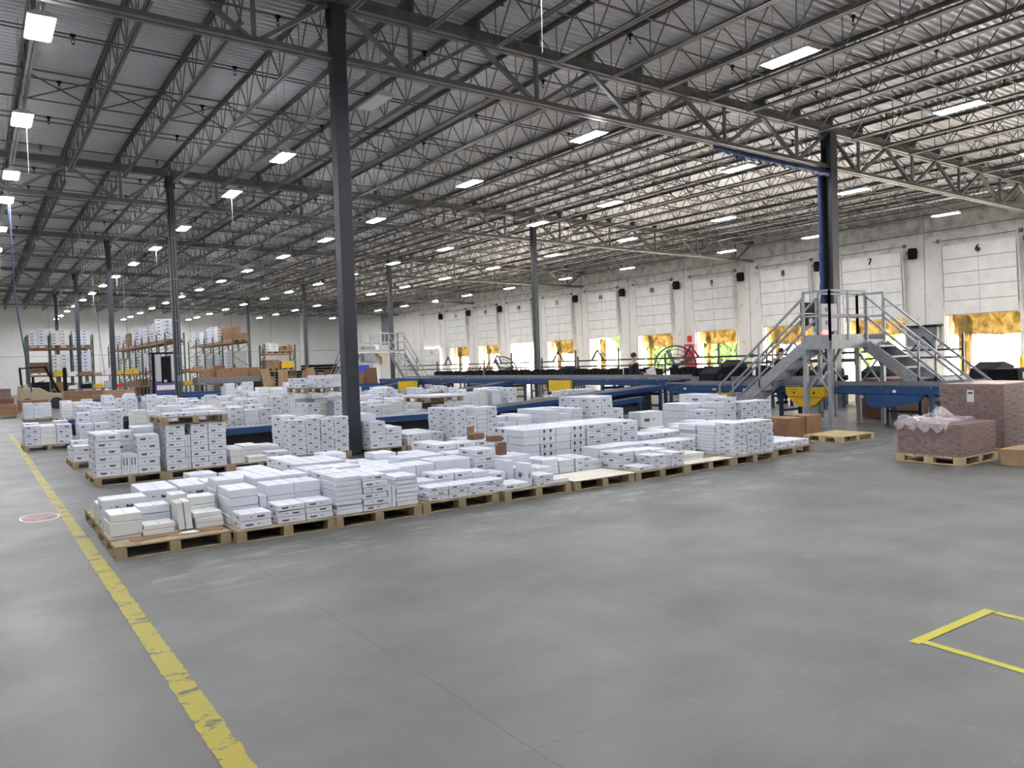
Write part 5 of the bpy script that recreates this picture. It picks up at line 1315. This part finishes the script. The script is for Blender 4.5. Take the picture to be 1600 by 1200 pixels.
# ------------------------------------------------------------------ pallet racks
def rack(x, y, nb, bl, depth, beams, h, label, along='y', m='rackgreen'):
    t = thing('pallet_rack', (x, y, 0), label, 'rack')
    def pt(a, c, z): return (c, a, z) if along == 'y' else (a, c, z)
    for i in range(nb+1):
        b = MB()
        for c in (0, depth): b.bar(pt(i*bl, c, 0), pt(i*bl, c, h), 0.09)
        nbr = int(h/0.8)
        for k in range(nbr): b.bar(pt(i*bl, 0 if k % 2 else depth, 0.3+k*0.8), pt(i*bl, depth if k % 2 else 0, 0.3+(k+1)*0.8-0.05), 0.04)
        b.build('upright_frame', M[m], t)
    for z in beams:
        for i in range(nb):
            b = MB()
            for c in (0, depth): b.bar(pt(i*bl, c, z), pt((i+1)*bl, c, z), 0.06, 0.12)
            for k in range(6): b.bar(pt(i*bl+0.2+k*(bl-0.4)/5, 0.02, z+0.05), pt(i*bl+0.2+k*(bl-0.4)/5, depth-0.02, z+0.05), 0.08, 0.03)
            b.build('shelf_beam', M['orange'], t)
    return t
rack(9.9, 52.0, 9, 2.7, 1.1, (1.6, 3.55), 4.1, 'long orange-beamed pallet rack left of the second column')
rack(14.6, 54.5, 5, 2.6, 1.1, (1.6, 3.55), 4.1, 'orange-beamed pallet rack right of the second column')
rack(3.1, 60.0, 3, 1.25, 1.1, (1.7, 3.5), 4.4, 'short pallet rack of wrapped loads by the left of the back wall', 'x')
rack(3.1, 62.2, 2, 1.8, 1.1, (1.7, 3.5), 4.4, 'second short pallet rack behind the left one', 'x')
rack(17.2, 56.0, 1, 2.2, 1.1, (1.5, 2.7), 3.4, 'small rack with a yellow tag at the right end of the racks', 'x')
def load(x, y, z, w, d, h, m, label, cat='load', group=None, wood=True):
    t = thing('wrapped_load', (x, y, z), label, cat, group); b = MB(); r = random.Random(int(x*100+y*10+z)); 
    z0 = 0.12 if wood else 0
    nz = max(2, int(h/0.22)); nx = max(2, int(w/0.4)); ny = max(2, int(d/0.4))
    for k in range(nz):
        for i in range(nx):
            for j in range(ny):
                if k == nz-1 and r.random() < 0.15: continue
                b.box(i*w/nx, j*d/ny, z0+k*(h-z0)/nz, (i+1)*w/nx-0.012, (j+1)*d/ny-0.012, z0+(k+1)*(h-z0)/nz-0.008)
                if m in ('carton', 'carton_warm'):
                    xx = i*w/nx; yy = j*d/ny; zz = z0+(k+0.45)*(h-z0)/nz
                    if i == 0: b.box(-0.003, yy+0.08, zz, 0, yy+0.24, zz+0.05, 1)
                    if j == 0: b.box(xx+0.08, -0.003, zz, xx+0.24, 0, zz+0.05, 1)
    b.build('cartons', [M[m], M['print']], t)
    if wood:
        b = MB(); b.box(0, 0, 0.09, w, d, 0.12); [b.box(q, 0, 0, q+0.09, d, 0.09) for q in (0, w/2-0.045, w-0.09)]; b.build('pallet_base', M['wood'], t)
    return t
cnt = 0
for (rx, lst) in ((9.95, [(52.2, 1.25, 'carton'), (54.9, 1.5, 'carton'), (57.3, 0.75, 'carton_warm'), (58.7, 1.2, 'carton'), (60.3, 1.3, 'carton'), (63.2, 1.3, 'carton'), (66, 1.1, 'kraft'), (68.6, 0.9, 'carton_warm'), (71.5, 1.2, 'carton')]),
                  (14.65, [(54.7, 0.55, 'kraft'), (56.3, 1.05, 'kraft'), (58.4, 1.2, 'carton_warm'), (60.2, 1.25, 'carton'), (62.6, 1.25, 'carton'), (65.2, 1.1, 'carton')])):
    for i, (y, h, m) in enumerate(lst):
        lv = 'left' if rx < 12 else 'right'
        load(rx, y, 3.64, 1.0, 1.15, h, m, '%s load on the top tier of the %s long rack, %s from its near end' % ('brown' if 'kraft' in m else 'white', lv, nth(i+1)), 'load', 'loads on the top rack tier')
        load(rx, y+0.1, 1.69, 1.0, 1.1, rnd.uniform(0.9, 1.5), rnd.choice(['carton', 'carton_warm', 'carton', 'grey']), 'pale load on the middle tier of the %s long rack, %s from its near end' % (lv, nth(i+1)), 'load', 'loads on the middle rack tier')
        load(rx, y+0.1, 0.0, 1.0, 1.1, rnd.uniform(0.8, 1.3), rnd.choice(['carton_warm', 'kraft', 'grey', 'black', 'carton']), 'mixed load on the floor tier of the %s long rack, %s from its near end' % (lv, nth(i+1)), 'load', 'loads on the floor rack tier')
for i, (x, z, h, m) in enumerate(((3.15, 3.6, 1.15, 'carton'), (4.4, 3.6, 1.1, 'carton_warm'), (5.65, 3.6, 1.1, 'carton'), (3.15, 1.8, 0.8, 'kraft3'), (4.4, 1.8, 1.3, 'carton_warm'), (5.65, 1.8, 1.5, 'carton'), (3.15, 0, 1.3, 'black'), (4.4, 0, 1.2, 'kraft3'), (5.65, 0, 1.2, 'grey'))):
    load(x+0.03, 60.05, z, 1.05, 1.0, h, m, '%s load on the %s tier of the short left rack, %s from the left' % ({'c': 'white', 'k': 'brown', 'b': 'black', 'g': 'grey'}[m[0]], ('top', 'middle', 'floor')[i//3], nth(i % 3+1)), 'load')
for i, (x, z, h, m) in enumerate(((17.3, 2.8, 0.7, 'carton_warm'), (17.3, 1.6, 0.7, 'kraft'), (18.4, 1.6, 0.6, 'yellow'), (18.3, 2.8, 0.5, 'kraft'))):
    load(x, 56.05, z, 0.95, 1.0, h, m, '%s load on the small right-end rack, %s spot' % (('pale', 'brown', 'yellow', 'brown')[i], ('upper left', 'lower left', 'lower right', 'upper right')[i]), 'load')
# flattened and leaning brown cardboard in front of the racks
rnd = random.Random(15)
for i in range(26):
    x = 13.2+i*0.27; h = rnd.uniform(1.1, 1.7); tlt = rnd.uniform(-0.35, 0.35); w = rnd.uniform(0.35, 0.8)
    b = MB(); c, s = math.cos(tlt), math.sin(tlt)
    b.prism([(-w/2, 0), (w/2, 0), (w/2+s*h, h*c), (-w/2+s*h, h*c)], 0, 0.05, 'y'); o = b.build('cardboard_flat', M[rnd.choice(['kraft', 'kraft3', 'kraft2', 'kraft'])]); o.location = (x, 44.0+rnd.uniform(-0.5, 0.8), 0.0)
    tag(o, 'brown leaning flattened cardboard right of the grey table, %s from its %s end' % ((nth(i+1), 'left') if i < 13 else (nth(26-i), 'right')), 'cardboard', 'leaning flattened cardboard')
for i in range(9):
    kbox(10.2+i*0.38, 44.5+rnd.uniform(-0.3, 0.3), 1.30, rnd.uniform(0.35, 0.6), 0.5, rnd.uniform(0.25, 0.5), 'brown empty carton heaped on the grey table, %s from the left' % nth(i+1), 'kraft', rnd.uniform(-0.5, 0.5), group='cartons heaped on the grey table')
t = thing('work_table', (9.9, 44.0, 0), 'grey steel work table heaped with brown cartons, right of the second column', 'table')
b = MB(); b.box(0, 0, 1.0, 3.6, 1.2, 1.30); b.build('table_top', M['steel'], t)
for x in (0.05, 1.8, 3.5): b = MB(); b.box(x, 0.05, 0, x+0.08, 0.13, 1.0); b.box(x, 1.05, 0, x+0.08, 1.13, 1.0); b.build('leg', M['steel'], t)
# long benches with clutter
cl_items = [('orange_bundle', 'yellow', 0.5, 0.22), ('black_printer', 'black', 0.5, 0.32), ('white_box', 'white', 0.4, 0.25), ('brown_box', 'kraft', 0.6, 0.35), ('red_bin', 'red', 0.35, 0.2), ('grey_monitor', 'grey', 0.5, 0.35)]
for bx, by, L_, where in ((3.6, 49.0, 4.8, 'left bench before the short rack'), (8.6, 46.5, 4.2, 'bench left of the reach truck')):
    t = thing('packing_bench', (bx, by, 0), 'long dark packing bench, the %s' % where, 'bench'); b = MB(); b.box(0, 0, 0.88, L_, 0.9, 0.93); b.build('bench_top', M['steel'], t)
    b = MB(); b.box(0.05, 0.02, 0.25, L_-0.05, 0.85, 0.30); b.build('lower_shelf', M['black'], t)
    for x in (0.03, L_/2, L_-0.1): b = MB(); b.box(x, 0.02, 0, x+0.07, 0.09, 0.88); b.box(x, 0.8, 0, x+0.07, 0.87, 0.88); b.build('leg', M['black'], t)
    b = MB(); b.box(0.0, 0.85, 0.93, 0.05, 0.9, 2.0); b.box(L_-0.05, 0.85, 0.93, L_, 0.9, 2.0); b.box(0, 0.6, 1.6, L_, 0.9, 1.63); b.build('upper_shelf', M['black'], t)
    x = 0.1; i = 0
    while x < L_-0.6:
        nm, m, w, h = cl_items[(i*5+int(bx)) % 6]; w *= rnd.uniform(0.8, 1.2)
        for z in (0.93, 1.63):
            b = MB(); hh = h*rnd.uniform(0.7, 1.2); b.prism([(0, 0), (w, 0), (w*0.95, hh), (w*0.1, hh*0.9)], 0, 0.4, 'y'); o = b.build(nm, M[m] if z < 1 else M[rnd.choice(['kraft', 'yellow', 'orange', 'white', 'kraft2'])]); o.location = (bx+x, by+(0.2 if z < 1 else 0.45), z)
            if z > 1: o.name = 'shelf_bundle'
            tag(o, '%s, %s of the %s, %s from left' % (nm.replace('_', ' ') if z < 1 else 'bright bundle', 'worktop' if z < 1 else 'shelf', where, nth(i+1)), 'bundle' if z > 1 else nm.split('_')[1])
        x += w+rnd.uniform(0.03, 0.25); i += 1

# ------------------------------------------------------------------ brown goods at the far left
for i, (x, y, w, h, m) in enumerate(((0.3, 38.2, 1.2, 0.55, 'kraft'), (0.3, 41, 1.2, 0.75, 'kraft3'), (0.2, 44.0, 1.3, 1.15, 'brownwrap'), (1.7, 42.5, 1.2, 0.6, 'kraft'))):
    load(x, y, 0, w, 1.1, h, m, 'brown carton load at the left edge, %s along the aisle' % nth(i+1), 'load')
t = load(3.2, 38.4, 0, 1.5, 1.0, 1.0, 'kraft', 'low brown carton load in front of the forklift', 'load')
load(5.1, 42.0, 0, 1.4, 1.0, 0.9, 'kraft2', 'long tan carton load before the left bench', 'load')

# ------------------------------------------------------------------ forklift and reach truck
f = thing('forklift', (1.9, 46.0, 0), 'beige counterbalance forklift parked at the far left', 'forklift')
b = MB(); b.prism([(0, 0.35), (1.9, 0.35), (1.95, 0.75), (1.3, 0.85), (0.9, 1.1), (0.1, 1.15), (0, 0.9)], 0, 1.1, 'y'); bevel(b.build('body', M['cream'], f), 0.05)
b = MB(); b.prism([(-0.1, 0.4), (0.35, 0.4), (0.4, 1.3), (0.0, 1.25)], 0.05, 1.05, 'y'); bevel(b.build('counterweight', M['cream'], f), 0.05)
for (x, y) in ((0.35, -0.02), (0.35, 0.92), (1.6, -0.04), (1.6, 0.94)): b = MB(); b.cyl((x, y, 0.30), (x, y+0.2, 0.30), 0.30, 16); b.build('wheel', M['rubber'], f)
b = MB()
for y in (0.06, 1.04): b.tube([(0.15, y, 1.1), (0.1, y, 2.1), (1.2, y, 2.15), (1.75, y, 0.85)], 0.035, 6)
for x in (0.1, 0.4, 0.7, 1.0, 1.2): b.bar((x, 0.06, 2.13), (x, 1.04, 2.13), 0.04)
b.build('overhead_guard', M['black'], f)
b = MB(); b.box(0.65, 0.3, 1.1, 1.1, 0.8, 1.2); b.box(0.6, 0.3, 1.15, 0.7, 0.8, 1.65); bevel(b.build('seat', M['black'], f), 0.03)
b = MB()
for y in (0.2, 0.85): b.box(2.0, y, 0.08, 2.12, y+0.07, 2.05)
for z in (0.4, 1.2, 2.0): b.box(2.02, 0.2, z, 2.1, 0.92, z+0.08)
b.build('mast', M['black'], f)
for y in (0.25, 0.75): b = MB(); b.box(2.12, y, 0.05, 3.1, y+0.1, 0.09); b.box(2.12, y, 0.05, 2.16, y+0.1, 0.6); b.build('fork', M['steel'], f)
b = MB(); b.tube([(1.2, 0.55, 1.05), (1.05, 0.55, 1.4)], 0.025, 6); b.cyl((1.03, 0.55, 1.40), (1.02, 0.55, 1.43), 0.17, 16); b.build('steering_wheel', M['black'], f)
rt = thing('reach_truck', (7.85, 44.2, 0), 'grey reach truck with tall black mast left of the second column', 'reach truck')
b = MB(); b.box(0, 0, 0.15, 1.1, 1.5, 1.2); bevel(b.build('body', M['purple'], rt), 0.05)
b = MB(); b.box(0.05, -0.05, 1.2, 0.30, 0.2, 2.6); b.box(0.80, -0.05, 1.2, 1.05, 0.2, 2.6); b.build('mast_cover', M['grey'], rt)
b = MB(); b.box(0.32, -0.02, 1.1, 0.78, 0.16, 2.5); bevel(b.build('operator_panel', M['black'], rt), 0.03)
b = MB(); b.box(-0.1, 0.1, 0.1, 0.02, 0.3, 2.7); b.box(1.08, 0.1, 0.1, 1.2, 0.3, 2.7); b.box(-0.1, 0.0, 2.65, 1.2, 1.3, 2.72); b.build('mast', M['black'], rt)
for (x, y) in ((0.0, 0.2), (0.9, 0.2), (0.45, 1.2)): b = MB(); b.cyl((x, y, 0.15), (x+0.18, y, 0.15), 0.15, 14); b.build('wheel', M['rubber'], rt)
b = MB(); b.box(0.42, -0.056, 1.15, 0.56, -0.051, 1.28); b.box(0.05, -0.056, 0.75, 1.0, -0.052, 1.0); b.build('white_plate', M['white'], rt)

# stretch wrapper, far
w = thing('stretch_wrapper', (23.0, 50.5, 0), 'tall grey and cream wrapping machine right of the distant stair', 'machine')
b = MB(); b.box(0, 0, 0, 0.5, 0.5, 3.1); b.build('mast', M['white'], w); b = MB(); b.box(-0.8, -0.3, 1.9, 0.1, 0.3, 3.0); bevel(b.build('drive_head', M['steel'], w), 0.03)
b = MB(); b.prism([(0.0, 2.6), (0.6, 2.7), (0.9, 2.2), (0.9, 1.7), (0.5, 1.7), (0.5, 2.2)], -0.4, 0.0, 'y'); b.build('film_carriage', M['cream'], w)
b = MB(); b.cyl((0.2, -0.9, 0), (0.2, -0.9, 0.12), 0.8, 24); b.build('turntable', M['white'], w)
# dark louvre on the dock wall near the far corner
b = MB(); b.box(XW-0.12, 74.6, 3.8, XW, 77.0, 7.0)
for i in range(14): b.box(XW-0.16, 74.7, 3.95+i*0.21, XW-0.12, 76.9, 4.05+i*0.21)
tag(b.build('wall_louvre', M['steel']), 'dark grey louvre high on the far end of the dock wall', 'louvre')
# hanging ropes / air drops
for i, (x, y, z0, z1, lab) in enumerate(((1.12, 27.7, 1.2, 6.8, 'thick dark cable hanging from the leftmost lamps to the forklift'), (4.4, 38.0, 1.6, 8.75, 'thin cable hanging in front of the short left rack'), (7.1, 48.0, 1.0, 8.75, 'thin cable hanging between the racks, left of the reach truck'), (10.8, 40, 3.6, 8.68, 'thin cable hanging down to the white loads on the rack'))):
    b = MB(); b.tube([(x, y, z1), (x+0.05, y, (z0+z1)/2), (x+0.35, y, z0)], 0.022 if i == 0 else 0.014, 5); tag(b.build('hanging_cable', M['blue_dark'] if i == 0 else M['steel']), lab, 'cable')
# white pipe frame on the back wall
b = MB(); b.bar((28.5, 80, 0), (28.5, 80, 7.6), 0.12); b.bar((28.5, 80, 2.7), (36, 80, 2.7), 0.06); b.bar((32.5, 80, 0), (32.5, 80, 7.6), 0.04); b.bar((28.5, 80, 1.5), (36, 80, 1.5), 0.05)
tag(b.build('pipe_frame', M['white']), 'white pipe frame standing before the back wall, left of the near column', 'frame')
for i in range(5):
    b = MB(); b.box(15.0+i*0.38, 33.0, 0.0, 15.3+i*0.38, 33.3, 1.2); 
b = MB(); b.box(20.2, 46.5, 0.9, 20.9, 47.0, 1.7); b.box(20.2, 46.5, 0, 20.9, 47.0, 0.9); tag(b.build('blue_bin', M['bluebin']), 'bright blue plastic bin right of the near column', 'bin')

# ------------------------------------------------------------------ people
def person(x, y, rz, label, holding):
    t = thing('person', (x, y, 0), label, 'person', None, rz)
    def skinned(name, pts, edges, radii, m, root=0, sub=2):
        me = bpy.data.meshes.new(name); me.from_pydata(pts, edges, []); me.materials.append(M[m]); o = bpy.data.objects.new(name, me); link(o, t)
        s = o.modifiers.new('skin', 'SKIN'); s.use_smooth_shade = True
        bm = bmesh.new(); bm.from_mesh(me); ly = bm.verts.layers.skin.verify(); bm.verts.ensure_lookup_table()
        for i, v in enumerate(bm.verts):
            r = radii[i]; v[ly].radius = r if isinstance(r, tuple) else (r, r); v[ly].use_root = (i == root)
        bm.to_mesh(me); bm.free()
        o.modifiers.new('sub', 'SUBSURF').levels = sub; o.modifiers['sub'].render_levels = sub
        return o
    # faces -y locally; body with arms bent forward
    P_ = [(0,0,0.95),(0,0,1.10),(0,0,1.28),(0,0,1.42),(0,-0.01,1.50),(0,-0.02,1.56),(0,-0.025,1.63),(0,-0.025,1.72),
          (-0.19,0,1.40),(-0.25,-0.02,1.13),(-0.20,-0.26,1.08),(-0.17,-0.34,1.09),
          (0.19,0,1.40),(0.25,-0.02,1.13),(0.20,-0.26,1.12),(0.17,-0.34,1.14),
          (-0.10,0,0.90),(-0.11,-0.02,0.50),(-0.11,0.02,0.09),(-0.11,-0.13,0.05),
          (0.10,0,0.90),(0.11,-0.03,0.50),(0.11,0.02,0.09),(0.11,-0.13,0.05)]
    E_ = [(0,1),(1,2),(2,3),(3,4),(4,5),(5,6),(6,7),(3,8),(8,9),(9,10),(10,11),(3,12),(12,13),(13,14),(14,15),(0,16),(16,17),(17,18),(18,19),(0,20),(20,21),(21,22),(22,23)]
    R_ = [(0.15,0.11),(0.14,0.105),(0.165,0.115),(0.13,0.10),0.055,0.06,(0.078,0.095),(0.07,0.085),0.065,0.048,0.036,0.03,0.065,0.048,0.036,0.03,0.09,0.065,0.045,0.04,0.09,0.065,0.045,0.04]
    skinned('body', P_, E_, R_, 'skin')
    # jacket, trousers, boots, hair
    J = [(0,0,0.90),(0,0,1.10),(0,0,1.28),(0,0,1.43),(-0.19,0,1.41),(-0.25,-0.02,1.13),(-0.205,-0.24,1.085),(0.19,0,1.41),(0.25,-0.02,1.13),(0.205,-0.24,1.12)]
    skinned('jacket', J, [(0,1),(1,2),(2,3),(3,4),(4,5),(5,6),(3,7),(7,8),(8,9)], [(0.18,0.135),(0.17,0.13),(0.19,0.14),(0.14,0.11),0.085,0.068,0.055,0.085,0.068,0.055], 'cloth')
    T_ = [(0,0,0.95),(-0.10,0,0.86),(-0.11,-0.02,0.50),(-0.11,0.02,0.12),(0.10,0,0.86),(0.11,-0.03,0.50),(0.11,0.02,0.12)]
    skinned('trousers', T_, [(0,1),(1,2),(2,3),(0,4),(4,5),(5,6)], [(0.15,0.12),0.105,0.08,0.065,0.105,0.08,0.065], 'jeans')
    for s in (-1, 1):
        b = MB(); b.prism([(0.08, 0.0), (0.08, 0.11), (-0.02, 0.11), (-0.14, 0.06), (-0.19, 0.0)], s*0.11-0.045, s*0.11+0.045, 'x')
        o = b.build('shoe', M['black'], t); bevel(o, 0.015)
        # hand: palm with five fingers
        wz = 1.09 if s < 0 else 1.14
        b = MB(); b.sphere((s*0.165, -0.385, wz), 0.045, 8, 6, sc=(0.8, 1.0, 0.45))
        for k in range(4): b.tube([(s*0.165+(k-1.5)*0.02, -0.42, wz), (s*0.165+(k-1.5)*0.021, -0.455-0.006*(k in (1, 2)), wz-0.008), (s*0.165+(k-1.5)*0.02, -0.475, wz-0.03)], 0.009, 6)
        b.tube([(s*0.165-s*0.03, -0.38, wz), (s*0.165-s*0.055, -0.41, wz+0.005), (s*0.165-s*0.05, -0.44, wz-0.005)], 0.010, 6)
        b.build('hand', M['skin'], t)
    b = MB(); b.sphere((0, -0.005, 1.705), 0.092, 14, 9, sc=(0.92, 1.05, 0.95)); o = b.build('hair', M['hair'], t)
    b = MB(); b.sphere((0, -0.118, 1.655), 0.016, 8, 6, sc=(0.8, 1, 1.5))
    for s in (-1, 1): b.sphere((s*0.083, -0.02, 1.66), 0.02, 8, 5, sc=(0.4, 0.9, 1.3))
    b.build('nose_and_ears', M['skin'], t)
    b = MB(); [b.sphere((s*0.03, -0.108, 1.675), 0.009, 6, 5) for s in (-1, 1)]; b.box(-0.022, -0.112, 1.607, 0.022, -0.104, 1.613); b.build('eyes_and_mouth', M['hair'], t)
    return t
person(16.95, 18.0, R(70), 'person in a black hooded jacket and dark trousers behind the blue conveyor', True)
person(21.2, 15.75, R(150), 'person of whom only the dark-haired head shows beneath the stair handrail', False)
b = MB(); b.prism([(0, 0), (0.28, 0.12), (0.36, -0.22), (0.1, -0.34)], 0, 0.04, 'y'); o = b.build('white_carton_flat', M['white']); o.location = (17.33, 17.85, 1.22); o.rotation_euler = (0, 0, R(-20))
tag(o, 'white printed sheet held by the person in black', 'sheet')

# ------------------------------------------------------------------ sub-parts: fittings hang on the part they are fixed to
SUB = {'chain_wheel': 'motor_case', 'cable_conduit': 'motor_case', 'fork': 'mast', 'sticker': 'side_rail', 'screen_glyph': 'black_screen', 'red_display': 'case', 'vent_cover': 'case',
       'shipping_label': 'cartons', 'white_plate': 'mast_cover', 'film_carriage': 'drive_head', 'reel': 'hood', 'label_tag': 'tub', 'plate': 'case', 'eyes_and_mouth': 'body',
       'nose_and_ears': 'body', 'door_number': 'door_panel', 'panel_joint': 'door_panel', 'diffuser': 'housing', 'lamp_head': 'arm', 'packing_tape': 'carton_body', 'flap': 'carton_body'}
for o in list(COL.objects):
    if o.parent is None or o.parent.parent is not None: continue
    base = o.name.split('.')[0]
    if base in SUB:
        for q in o.parent.children:
            if q.name.split('.')[0] == SUB[base]: o.parent = q; break
